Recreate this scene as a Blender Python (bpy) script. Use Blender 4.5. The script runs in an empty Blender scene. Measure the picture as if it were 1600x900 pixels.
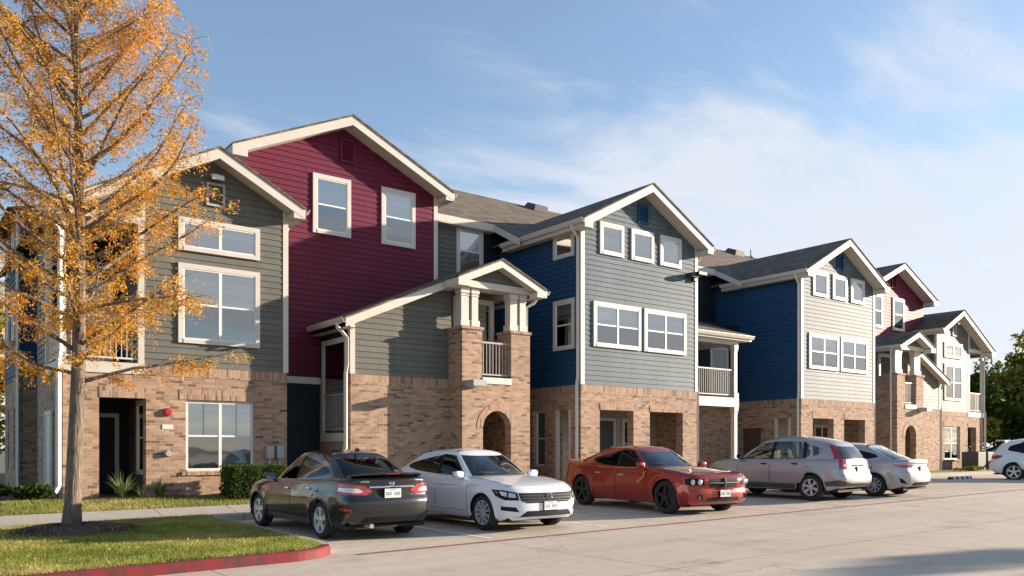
import bpy, bmesh, math, random
import numpy as np
from mathutils import Vector, Matrix
from mathutils.geometry import delaunay_2d_cdt
random.seed(7); RNG = np.random.default_rng(7)
PI = math.pi
scene = bpy.context.scene
COL = scene.collection
LOC = {}            # object name -> origin in its thing's frame

# ------------------------------------------------------------------ materials
def new_mat(name):
    m = bpy.data.materials.new(name); m.use_nodes = True
    nt = m.node_tree
    return m, nt, nt.nodes, nt.links, nt.nodes['Principled BSDF']

def rgba(c): return (c[0], c[1], c[2], 1.0)

def mat(name, col, rough=0.6, metal=0.0, var=0.0, scale=3.0, bump=0.0, bscale=40.0, spec=0.5, coat=0.0, emit=0.0, detail=4.0):
    m, nt, N, L, b = new_mat(name)
    b.inputs['Base Color'].default_value = rgba(col)
    b.inputs['Roughness'].default_value = rough
    b.inputs['Metallic'].default_value = metal
    b.inputs['Specular IOR Level'].default_value = spec
    b.inputs['Coat Weight'].default_value = coat
    b.inputs['Coat Roughness'].default_value = 0.04
    if emit:
        b.inputs['Emission Color'].default_value = rgba(col); b.inputs['Emission Strength'].default_value = emit
    if var or bump:
        g = N.new('ShaderNodeNewGeometry')
    if var:
        n = N.new('ShaderNodeTexNoise'); n.inputs['Scale'].default_value = scale; n.inputs['Detail'].default_value = detail
        L.new(g.outputs['Position'], n.inputs['Vector'])
        r = N.new('ShaderNodeMapRange'); r.inputs['From Min'].default_value = 0.25; r.inputs['From Max'].default_value = 0.75
        r.inputs['To Min'].default_value = 1 - var; r.inputs['To Max'].default_value = 1 + var
        L.new(n.outputs['Fac'], r.inputs['Value'])
        mx = N.new('ShaderNodeVectorMath'); mx.operation = 'SCALE'; mx.inputs[0].default_value = col
        L.new(r.outputs['Result'], mx.inputs['Scale']); L.new(mx.outputs['Vector'], b.inputs['Base Color'])
        r2 = N.new('ShaderNodeMapRange'); r2.inputs['To Min'].default_value = max(0.02, rough - 0.08); r2.inputs['To Max'].default_value = min(1, rough + 0.08)
        L.new(n.outputs['Fac'], r2.inputs['Value']); L.new(r2.outputs['Result'], b.inputs['Roughness'])
    if bump:
        n2 = N.new('ShaderNodeTexNoise'); n2.inputs['Scale'].default_value = bscale; n2.inputs['Detail'].default_value = 3
        L.new(g.outputs['Position'], n2.inputs['Vector'])
        bp = N.new('ShaderNodeBump'); bp.inputs['Strength'].default_value = bump; bp.inputs['Distance'].default_value = 0.02
        L.new(n2.outputs['Fac'], bp.inputs['Height']); L.new(bp.outputs['Normal'], b.inputs['Normal'])
    return m

def ramp(N, stops):
    r = N.new('ShaderNodeValToRGB'); e = r.color_ramp.elements
    while len(e) < len(stops): e.new(0.5)
    for el, (p, c) in zip(e, stops): el.position = p; el.color = rgba(c)
    return r

def brick_mat(name, soldier=False):
    m, nt, N, L, b = new_mat(name)
    g = N.new('ShaderNodeNewGeometry'); s = N.new('ShaderNodeSeparateXYZ'); L.new(g.outputs['Position'], s.inputs[0])
    ad = N.new('ShaderNodeMath'); ad.operation = 'ADD'; L.new(s.outputs['X'], ad.inputs[0]); L.new(s.outputs['Y'], ad.inputs[1])
    c = N.new('ShaderNodeCombineXYZ')
    if soldier:
        L.new(s.outputs['Z'], c.inputs['X']); L.new(ad.outputs[0], c.inputs['Y'])
    else:
        L.new(ad.outputs[0], c.inputs['X']); L.new(s.outputs['Z'], c.inputs['Y'])
    br = N.new('ShaderNodeTexBrick'); L.new(c.outputs[0], br.inputs['Vector'])
    br.inputs['Scale'].default_value = 1.0; br.inputs['Brick Width'].default_value = 0.22 if soldier else 0.205
    br.inputs['Row Height'].default_value = 0.0675; br.inputs['Mortar Size'].default_value = 0.006
    br.inputs['Mortar Smooth'].default_value = 0.3; br.inputs['Bias'].default_value = 0.0
    br.inputs['Color1'].default_value = (0, 0, 0, 1); br.inputs['Color2'].default_value = (1, 1, 1, 1); br.inputs['Mortar'].default_value = (.5, .5, .5, 1)
    if soldier: br.offset = 0.0
    rp = ramp(N, [(0.0, (.13, .078, .056)), (.14, (.27, .165, .108)), (.4, (.355, .216, .142)), (.65, (.40, .255, .172)), (.88, (.44, .31, .21)), (1.0, (.27, .185, .135))])
    L.new(br.outputs['Color'], rp.inputs['Fac'])
    n = N.new('ShaderNodeTexNoise'); n.inputs['Scale'].default_value = 0.55; n.inputs['Detail'].default_value = 5; L.new(g.outputs['Position'], n.inputs['Vector'])
    r = N.new('ShaderNodeMapRange'); r.inputs['From Min'].default_value = .3; r.inputs['From Max'].default_value = .7; r.inputs['To Min'].default_value = .86; r.inputs['To Max'].default_value = 1.1
    L.new(n.outputs['Fac'], r.inputs['Value'])
    n3 = N.new('ShaderNodeTexNoise'); n3.inputs['Scale'].default_value = 60; n3.inputs['Detail'].default_value = 3; L.new(g.outputs['Position'], n3.inputs['Vector'])
    r3 = N.new('ShaderNodeMapRange'); r3.inputs['From Min'].default_value = .25; r3.inputs['From Max'].default_value = .75; r3.inputs['To Min'].default_value = .8; r3.inputs['To Max'].default_value = 1.18
    L.new(n3.outputs['Fac'], r3.inputs['Value'])
    mm = N.new('ShaderNodeMath'); mm.operation = 'MULTIPLY'; L.new(r.outputs[0], mm.inputs[0]); L.new(r3.outputs[0], mm.inputs[1])
    sc = N.new('ShaderNodeVectorMath'); sc.operation = 'SCALE'; L.new(rp.outputs['Color'], sc.inputs[0]); L.new(mm.outputs[0], sc.inputs['Scale'])
    mx = N.new('ShaderNodeMix'); mx.data_type = 'RGBA'; L.new(br.outputs['Fac'], mx.inputs['Factor'])
    L.new(sc.outputs[0], mx.inputs['A']); mx.inputs['B'].default_value = (.40, .32, .26, 1)
    L.new(mx.outputs['Result'], b.inputs['Base Color']); b.inputs['Roughness'].default_value = .85
    hh = N.new('ShaderNodeMath'); hh.operation = 'MULTIPLY_ADD'; L.new(br.outputs['Fac'], hh.inputs[0]); hh.inputs[1].default_value = -1.0; L.new(n3.outputs['Fac'], hh.inputs[2])
    bp = N.new('ShaderNodeBump'); bp.inputs['Strength'].default_value = .8; bp.inputs['Distance'].default_value = .008
    L.new(hh.outputs[0], bp.inputs['Height']); L.new(bp.outputs['Normal'], b.inputs['Normal'])
    return m

def shingle_mat(name, base):
    m, nt, N, L, b = new_mat(name)
    g = N.new('ShaderNodeNewGeometry')
    mp = N.new('ShaderNodeMapping'); mp.inputs['Scale'].default_value = (1, 1, 1.9); L.new(g.outputs['Position'], mp.inputs['Vector'])
    s = N.new('ShaderNodeSeparateXYZ'); L.new(mp.outputs[0], s.inputs[0])
    ad = N.new('ShaderNodeMath'); ad.operation = 'ADD'; L.new(s.outputs['X'], ad.inputs[0]); L.new(s.outputs['Y'], ad.inputs[1])
    c = N.new('ShaderNodeCombineXYZ'); L.new(ad.outputs[0], c.inputs['X']); L.new(s.outputs['Z'], c.inputs['Y'])
    br = N.new('ShaderNodeTexBrick'); L.new(c.outputs[0], br.inputs['Vector'])
    br.inputs['Scale'].default_value = 1; br.inputs['Brick Width'].default_value = .3; br.inputs['Row Height'].default_value = .14; br.inputs['Mortar Size'].default_value = .006
    br.inputs['Color1'].default_value = (.6, .6, .6, 1); br.inputs['Color2'].default_value = (1.25, 1.25, 1.25, 1); br.inputs['Mortar'].default_value = (.45, .45, .45, 1)
    n = N.new('ShaderNodeTexNoise'); n.inputs['Scale'].default_value = 30; n.inputs['Detail'].default_value = 4; L.new(g.outputs['Position'], n.inputs['Vector'])
    r = N.new('ShaderNodeMapRange'); r.inputs['From Min'].default_value = .25; r.inputs['From Max'].default_value = .75; r.inputs['To Min'].default_value = .6; r.inputs['To Max'].default_value = 1.4
    L.new(n.outputs['Fac'], r.inputs['Value'])
    m1 = N.new('ShaderNodeVectorMath'); m1.operation = 'SCALE'; L.new(br.outputs['Color'], m1.inputs[0]); L.new(r.outputs[0], m1.inputs['Scale'])
    m2 = N.new('ShaderNodeVectorMath'); m2.operation = 'MULTIPLY'; L.new(m1.outputs[0], m2.inputs[0]); m2.inputs[1].default_value = base
    L.new(m2.outputs[0], b.inputs['Base Color']); b.inputs['Roughness'].default_value = .95; b.inputs['Specular IOR Level'].default_value = .2
    bp = N.new('ShaderNodeBump'); bp.inputs['Strength'].default_value = .6; bp.inputs['Distance'].default_value = .01
    L.new(n.outputs['Fac'], bp.inputs['Height']); L.new(bp.outputs['Normal'], b.inputs['Normal'])
    return m

def siding_mat(name, col, var=.13):
    m, nt, N, L, b = new_mat(name)
    g = N.new('ShaderNodeNewGeometry')
    n = N.new('ShaderNodeTexNoise'); n.inputs['Scale'].default_value = .9; n.inputs['Detail'].default_value = 5; L.new(g.outputs['Position'], n.inputs['Vector'])
    mp = N.new('ShaderNodeMapping'); mp.inputs['Scale'].default_value = (2.2, 2.2, 45); L.new(g.outputs['Position'], mp.inputs['Vector'])
    n2 = N.new('ShaderNodeTexNoise'); n2.inputs['Scale'].default_value = 2; n2.inputs['Detail'].default_value = 6; L.new(mp.outputs[0], n2.inputs['Vector'])
    mp3 = N.new('ShaderNodeMapping'); mp3.inputs['Scale'].default_value = (5, 5, .35); L.new(g.outputs['Position'], mp3.inputs['Vector'])
    n3 = N.new('ShaderNodeTexNoise'); n3.inputs['Scale'].default_value = 1; n3.inputs['Detail'].default_value = 5; L.new(mp3.outputs[0], n3.inputs['Vector'])
    a0 = N.new('ShaderNodeMath'); a0.operation = 'ADD'; L.new(n.outputs['Fac'], a0.inputs[0]); L.new(n2.outputs['Fac'], a0.inputs[1])
    a = N.new('ShaderNodeMath'); a.operation = 'ADD'; L.new(a0.outputs[0], a.inputs[0]); L.new(n3.outputs['Fac'], a.inputs[1])
    r = N.new('ShaderNodeMapRange'); r.inputs['From Min'].default_value = 1.1; r.inputs['From Max'].default_value = 1.9; r.inputs['To Min'].default_value = 1 - var; r.inputs['To Max'].default_value = 1 + var
    L.new(a.outputs[0], r.inputs['Value'])
    s = N.new('ShaderNodeSeparateXYZ'); L.new(g.outputs['Position'], s.inputs[0])
    ad = N.new('ShaderNodeMath'); ad.operation = 'ADD'; L.new(s.outputs['X'], ad.inputs[0]); L.new(s.outputs['Y'], ad.inputs[1])
    c = N.new('ShaderNodeCombineXYZ'); L.new(ad.outputs[0], c.inputs['X']); L.new(s.outputs['Z'], c.inputs['Y'])
    br = N.new('ShaderNodeTexBrick'); L.new(c.outputs[0], br.inputs['Vector']); br.inputs['Scale'].default_value = 1; br.inputs['Brick Width'].default_value = 3.66; br.inputs['Row Height'].default_value = .152
    br.inputs['Mortar Size'].default_value = .003; br.inputs['Color1'].default_value = (.93, .93, .93, 1); br.inputs['Color2'].default_value = (1.07, 1.07, 1.07, 1); br.inputs['Mortar'].default_value = (.62, .62, .62, 1); br.offset = .37; br.offset_frequency = 3
    mm = N.new('ShaderNodeVectorMath'); mm.operation = 'MULTIPLY'; L.new(br.outputs['Color'], mm.inputs[0]); mm.inputs[1].default_value = col
    sc = N.new('ShaderNodeVectorMath'); sc.operation = 'SCALE'; L.new(mm.outputs[0], sc.inputs[0]); L.new(r.outputs[0], sc.inputs['Scale'])
    L.new(sc.outputs[0], b.inputs['Base Color']); b.inputs['Roughness'].default_value = .6; b.inputs['Specular IOR Level'].default_value = .22
    bp = N.new('ShaderNodeBump'); bp.inputs['Strength'].default_value = .2; bp.inputs['Distance'].default_value = .006
    L.new(n2.outputs['Fac'], bp.inputs['Height']); L.new(bp.outputs['Normal'], b.inputs['Normal'])
    return m

def glass_mat(name, tint, refl_rough=0.0, base=0.06, wavy=0.0, mul=1.35):
    m, nt, N, L, b = new_mat(name); N.remove(b); out = N['Material Output']
    t = N.new('ShaderNodeBsdfTransparent'); t.inputs['Color'].default_value = rgba(tint)
    gl = N.new('ShaderNodeBsdfGlossy'); gl.inputs['Roughness'].default_value = refl_rough; gl.inputs['Color'].default_value = (1, 1, 1, 1)
    fr = N.new('ShaderNodeFresnel'); fr.inputs['IOR'].default_value = 1.5
    ad = N.new('ShaderNodeMath'); ad.operation = 'MULTIPLY_ADD'; ad.inputs[1].default_value = mul; ad.inputs[2].default_value = base - .04; ad.use_clamp = True
    L.new(fr.outputs[0], ad.inputs[0])
    mx = N.new('ShaderNodeMixShader'); L.new(ad.outputs[0], mx.inputs[0]); L.new(t.outputs[0], mx.inputs[1]); L.new(gl.outputs[0], mx.inputs[2])
    L.new(mx.outputs[0], out.inputs['Surface'])
    if wavy:
        g = N.new('ShaderNodeNewGeometry'); n = N.new('ShaderNodeTexNoise'); n.inputs['Scale'].default_value = 1.2; n.inputs['Detail'].default_value = 1
        L.new(g.outputs['Position'], n.inputs['Vector'])
        bp = N.new('ShaderNodeBump'); bp.inputs['Strength'].default_value = wavy; bp.inputs['Distance'].default_value = .05
        L.new(n.outputs['Fac'], bp.inputs['Height']); L.new(bp.outputs['Normal'], gl.inputs['Normal']); L.new(bp.outputs['Normal'], fr.inputs['Normal'])
    return m

def blind_mat(name, col):
    m, nt, N, L, b = new_mat(name)
    g = N.new('ShaderNodeNewGeometry'); s = N.new('ShaderNodeSeparateXYZ'); L.new(g.outputs['Position'], s.inputs[0])
    mu = N.new('ShaderNodeMath'); mu.operation = 'MULTIPLY'; mu.inputs[1].default_value = 1 / .05; L.new(s.outputs['Z'], mu.inputs[0])
    fr = N.new('ShaderNodeMath'); fr.operation = 'FRACT'; L.new(mu.outputs[0], fr.inputs[0])
    r = N.new('ShaderNodeMapRange'); r.inputs['To Min'].default_value = .8; r.inputs['To Max'].default_value = 1.05; L.new(fr.outputs[0], r.inputs['Value'])
    s = N.new('ShaderNodeSeparateXYZ'); L.new(g.outputs['Position'], s.inputs[0])
    ad = N.new('ShaderNodeMath'); ad.operation = 'ADD'; L.new(s.outputs['X'], ad.inputs[0]); L.new(s.outputs['Y'], ad.inputs[1])
    c = N.new('ShaderNodeCombineXYZ'); L.new(ad.outputs[0], c.inputs['X']); L.new(s.outputs['Z'], c.inputs['Y'])
    br = N.new('ShaderNodeTexBrick'); L.new(c.outputs[0], br.inputs['Vector']); br.inputs['Scale'].default_value = 1; br.inputs['Brick Width'].default_value = 3.66; br.inputs['Row Height'].default_value = .152
    br.inputs['Mortar Size'].default_value = .003; br.inputs['Color1'].default_value = (.93, .93, .93, 1); br.inputs['Color2'].default_value = (1.07, 1.07, 1.07, 1); br.inputs['Mortar'].default_value = (.62, .62, .62, 1); br.offset = .37; br.offset_frequency = 3
    mm = N.new('ShaderNodeVectorMath'); mm.operation = 'MULTIPLY'; L.new(br.outputs['Color'], mm.inputs[0]); mm.inputs[1].default_value = col
    sc = N.new('ShaderNodeVectorMath'); sc.operation = 'SCALE'; L.new(mm.outputs[0], sc.inputs[0]); L.new(r.outputs[0], sc.inputs['Scale'])
    L.new(sc.outputs[0], b.inputs['Base Color']); b.inputs['Roughness'].default_value = .6
    bp = N.new('ShaderNodeBump'); bp.inputs['Strength'].default_value = .6; bp.inputs['Distance'].default_value = .01
    L.new(fr.outputs[0], bp.inputs['Height']); L.new(bp.outputs['Normal'], b.inputs['Normal'])
    return m

def screen_mat(name):
    m, nt, N, L, b = new_mat(name); out = N['Material Output']
    b.inputs['Base Color'].default_value = (.05, .055, .06, 1); b.inputs['Roughness'].default_value = .9
    t = N.new('ShaderNodeBsdfTransparent'); mx = N.new('ShaderNodeMixShader'); mx.inputs[0].default_value = .5
    L.new(t.outputs[0], mx.inputs[1]); L.new(b.outputs[0], mx.inputs[2]); L.new(mx.outputs[0], out.inputs['Surface'])
    return m

def leaf_mat(name, col, trans=.45):
    m, nt, N, L, b = new_mat(name); out = N['Material Output']
    N.remove(b)
    g = N.new('ShaderNodeNewGeometry'); n = N.new('ShaderNodeTexNoise'); n.inputs['Scale'].default_value = 2.2; n.inputs['Detail'].default_value = 3; L.new(g.outputs['Position'], n.inputs['Vector'])
    ri = N.new('ShaderNodeMapRange'); ri.inputs['To Min'].default_value = -.3; ri.inputs['To Max'].default_value = .3; L.new(g.outputs['Random Per Island'], ri.inputs['Value'])
    r = N.new('ShaderNodeMapRange'); r.inputs['From Min'].default_value = .3; r.inputs['From Max'].default_value = .7; r.inputs['To Min'].default_value = .75; r.inputs['To Max'].default_value = 1.25; L.new(n.outputs['Fac'], r.inputs['Value'])
    ad = N.new('ShaderNodeMath'); ad.operation = 'ADD'; L.new(r.outputs[0], ad.inputs[0]); L.new(ri.outputs[0], ad.inputs[1])
    sc = N.new('ShaderNodeVectorMath'); sc.operation = 'SCALE'; sc.inputs[0].default_value = col; L.new(ad.outputs[0], sc.inputs['Scale'])
    d = N.new('ShaderNodeBsdfDiffuse'); tr = N.new('ShaderNodeBsdfTranslucent'); mx = N.new('ShaderNodeMixShader'); mx.inputs[0].default_value = trans
    L.new(sc.outputs[0], d.inputs['Color']); L.new(sc.outputs[0], tr.inputs['Color'])
    L.new(d.outputs[0], mx.inputs[1]); L.new(tr.outputs[0], mx.inputs[2]); L.new(mx.outputs[0], out.inputs['Surface'])
    return m

def concrete_mat(name, col, joints=None, stains=True):
    m, nt, N, L, b = new_mat(name)
    g = N.new('ShaderNodeNewGeometry')
    def noise(scale, det, lo, hi, fmin=.3, fmax=.7):
        n = N.new('ShaderNodeTexNoise'); n.inputs['Scale'].default_value = scale; n.inputs['Detail'].default_value = det; L.new(g.outputs['Position'], n.inputs['Vector'])
        r = N.new('ShaderNodeMapRange'); r.inputs['From Min'].default_value = fmin; r.inputs['From Max'].default_value = fmax; r.inputs['To Min'].default_value = lo; r.inputs['To Max'].default_value = hi
        L.new(n.outputs['Fac'], r.inputs['Value']); return n, r
    _, r1 = noise(.25, 5, .92, 1.05); _, r2 = noise(4, 6, .94, 1.05); n3, r3 = noise(90, 3, .86, 1.12)
    m1 = N.new('ShaderNodeMath'); m1.operation = 'MULTIPLY'; L.new(r1.outputs[0], m1.inputs[0]); L.new(r2.outputs[0], m1.inputs[1])
    m2 = N.new('ShaderNodeMath'); m2.operation = 'MULTIPLY'; L.new(m1.outputs[0], m2.inputs[0]); L.new(r3.outputs[0], m2.inputs[1])
    last = m2
    s = N.new('ShaderNodeSeparateXYZ'); L.new(g.outputs['Position'], s.inputs[0])
    if stains:
        _, r4 = noise(.8, 4, .84, 1.0, .30, .42)
        m3 = N.new('ShaderNodeMath'); m3.operation = 'MULTIPLY'; L.new(last.outputs[0], m3.inputs[0]); L.new(r4.outputs[0], m3.inputs[1]); last = m3
        # long faint tyre-worn streaks along the lane
        mp = N.new('ShaderNodeMapping'); mp.inputs['Scale'].default_value = (.05, .9, 1); L.new(g.outputs['Position'], mp.inputs['Vector'])
        n5 = N.new('ShaderNodeTexNoise'); n5.inputs['Scale'].default_value = 1.5; n5.inputs['Detail'].default_value = 5; L.new(mp.outputs[0], n5.inputs['Vector'])
        r5 = N.new('ShaderNodeMapRange'); r5.inputs['From Min'].default_value = .3; r5.inputs['From Max'].default_value = .7; r5.inputs['To Min'].default_value = .92; r5.inputs['To Max'].default_value = 1.1; L.new(n5.outputs['Fac'], r5.inputs['Value'])
        m4 = N.new('ShaderNodeMath'); m4.operation = 'MULTIPLY'; L.new(last.outputs[0], m4.inputs[0]); L.new(r5.outputs[0], m4.inputs[1]); last = m4
    if stains:
        vo = N.new('ShaderNodeTexVoronoi'); vo.inputs['Scale'].default_value = .55; L.new(g.outputs['Position'], vo.inputs['Vector'])
        nz = N.new('ShaderNodeTexNoise'); nz.inputs['Scale'].default_value = 7; nz.inputs['Detail'].default_value = 4; L.new(g.outputs['Position'], nz.inputs['Vector'])
        sm = N.new('ShaderNodeMath'); sm.operation = 'MULTIPLY_ADD'; L.new(nz.outputs['Fac'], sm.inputs[0]); sm.inputs[1].default_value = .5; L.new(vo.outputs['Distance'], sm.inputs[2])
        ro = N.new('ShaderNodeMapRange'); ro.inputs['From Min'].default_value = .30; ro.inputs['From Max'].default_value = .46; ro.inputs['To Min'].default_value = .74; ro.inputs['To Max'].default_value = 1; L.new(sm.outputs[0], ro.inputs['Value'])
        m6 = N.new('ShaderNodeMath'); m6.operation = 'MULTIPLY'; L.new(last.outputs[0], m6.inputs[0]); L.new(ro.outputs[0], m6.inputs[1]); last = m6
        nw = N.new('ShaderNodeTexNoise'); nw.inputs['Scale'].default_value = .8; nw.inputs['Detail'].default_value = 6; L.new(g.outputs['Position'], nw.inputs['Vector'])
        vm = N.new('ShaderNodeVectorMath'); vm.operation = 'MULTIPLY_ADD'; L.new(nw.outputs['Color'], vm.inputs[0]); vm.inputs[1].default_value = (2.2, 2.2, 0); L.new(g.outputs['Position'], vm.inputs[2])
        vc = N.new('ShaderNodeTexVoronoi'); vc.feature = 'DISTANCE_TO_EDGE'; vc.inputs['Scale'].default_value = .11; L.new(vm.outputs[0], vc.inputs['Vector'])
        rc = N.new('ShaderNodeMapRange'); rc.inputs['From Min'].default_value = .0006; rc.inputs['From Max'].default_value = .002; rc.inputs['To Min'].default_value = .72; rc.inputs['To Max'].default_value = 1; L.new(vc.outputs['Distance'], rc.inputs['Value'])
        m7 = N.new('ShaderNodeMath'); m7.operation = 'MULTIPLY'; L.new(last.outputs[0], m7.inputs[0]); L.new(rc.outputs[0], m7.inputs[1]); last = m7
    if joints:
        for ax, (per, off) in joints.items():
            a = N.new('ShaderNodeMath'); a.operation = 'ADD'; a.inputs[1].default_value = off; L.new(s.outputs[ax], a.inputs[0])
            p = N.new('ShaderNodeMath'); p.operation = 'PINGPONG'; p.inputs[1].default_value = per / 2; L.new(a.outputs[0], p.inputs[0])
            r = N.new('ShaderNodeMapRange'); r.inputs['From Min'].default_value = .008; r.inputs['From Max'].default_value = .022; r.inputs['To Min'].default_value = .55; r.inputs['To Max'].default_value = 1; L.new(p.outputs[0], r.inputs['Value'])
            mm = N.new('ShaderNodeMath'); mm.operation = 'MULTIPLY'; L.new(last.outputs[0], mm.inputs[0]); L.new(r.outputs[0], mm.inputs[1]); last = mm
    sc = N.new('ShaderNodeVectorMath'); sc.operation = 'SCALE'; sc.inputs[0].default_value = col; L.new(last.outputs[0], sc.inputs['Scale'])
    L.new(sc.outputs[0], b.inputs['Base Color']); b.inputs['Roughness'].default_value = .85; b.inputs['Specular IOR Level'].default_value = .3
    bp = N.new('ShaderNodeBump'); bp.inputs['Strength'].default_value = .35; bp.inputs['Distance'].default_value = .006
    L.new(n3.outputs['Fac'], bp.inputs['Height']); L.new(bp.outputs['Normal'], b.inputs['Normal'])
    return m

def worn_paint_mat(name, col, under, thr=.42, soft=.2):
    m, nt, N, L, b = new_mat(name)
    g = N.new('ShaderNodeNewGeometry'); n = N.new('ShaderNodeTexNoise'); n.inputs['Scale'].default_value = 5; n.inputs['Detail'].default_value = 8; n.inputs['Roughness'].default_value = .7; L.new(g.outputs['Position'], n.inputs['Vector'])
    r = N.new('ShaderNodeMapRange'); r.inputs['From Min'].default_value = thr; r.inputs['From Max'].default_value = thr + soft; L.new(n.outputs['Fac'], r.inputs['Value'])
    mx = N.new('ShaderNodeMix'); mx.data_type = 'RGBA'; L.new(r.outputs[0], mx.inputs['Factor']); mx.inputs['A'].default_value = rgba(under); mx.inputs['B'].default_value = rgba(col)
    L.new(mx.outputs['Result'], b.inputs['Base Color']); b.inputs['Roughness'].default_value = .7
    return m

def bark_mat(name, col):
    m, nt, N, L, b = new_mat(name)
    g = N.new('ShaderNodeNewGeometry'); mp = N.new('ShaderNodeMapping'); mp.inputs['Scale'].default_value = (14, 14, 2.2); L.new(g.outputs['Position'], mp.inputs['Vector'])
    n = N.new('ShaderNodeTexNoise'); n.inputs['Scale'].default_value = 2; n.inputs['Detail'].default_value = 6; L.new(mp.outputs[0], n.inputs['Vector'])
    rp = ramp(N, [(.3, tuple(c * .45 for c in col)), (.5, col), (.7, tuple(min(1, c * 1.5) for c in col))]); L.new(n.outputs['Fac'], rp.inputs['Fac'])
    L.new(rp.outputs['Color'], b.inputs['Base Color']); b.inputs['Roughness'].default_value = .9
    bp = N.new('ShaderNodeBump'); bp.inputs['Strength'].default_value = 1; bp.inputs['Distance'].default_value = .03; L.new(n.outputs['Fac'], bp.inputs['Height']); L.new(bp.outputs['Normal'], b.inputs['Normal'])
    return m

def carpaint(name, col, metal=.0, rough=.35, flake=0):
    m, nt, N, L, b = new_mat(name)
    b.inputs['Base Color'].default_value = rgba(col); b.inputs['Metallic'].default_value = metal; b.inputs['Roughness'].default_value = rough
    b.inputs['Coat Weight'].default_value = 1.0; b.inputs['Coat Roughness'].default_value = .03; b.inputs['Coat IOR'].default_value = 1.5
    g = N.new('ShaderNodeNewGeometry'); n = N.new('ShaderNodeTexNoise'); n.inputs['Scale'].default_value = 3; n.inputs['Detail'].default_value = 6; L.new(g.outputs['Position'], n.inputs['Vector'])
    r = N.new('ShaderNodeMapRange'); r.inputs['From Min'].default_value = .35; r.inputs['From Max'].default_value = .75; r.inputs['To Min'].default_value = .02; r.inputs['To Max'].default_value = .09; L.new(n.outputs['Fac'], r.inputs['Value']); L.new(r.outputs[0], b.inputs['Coat Roughness'])
    return m

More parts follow.
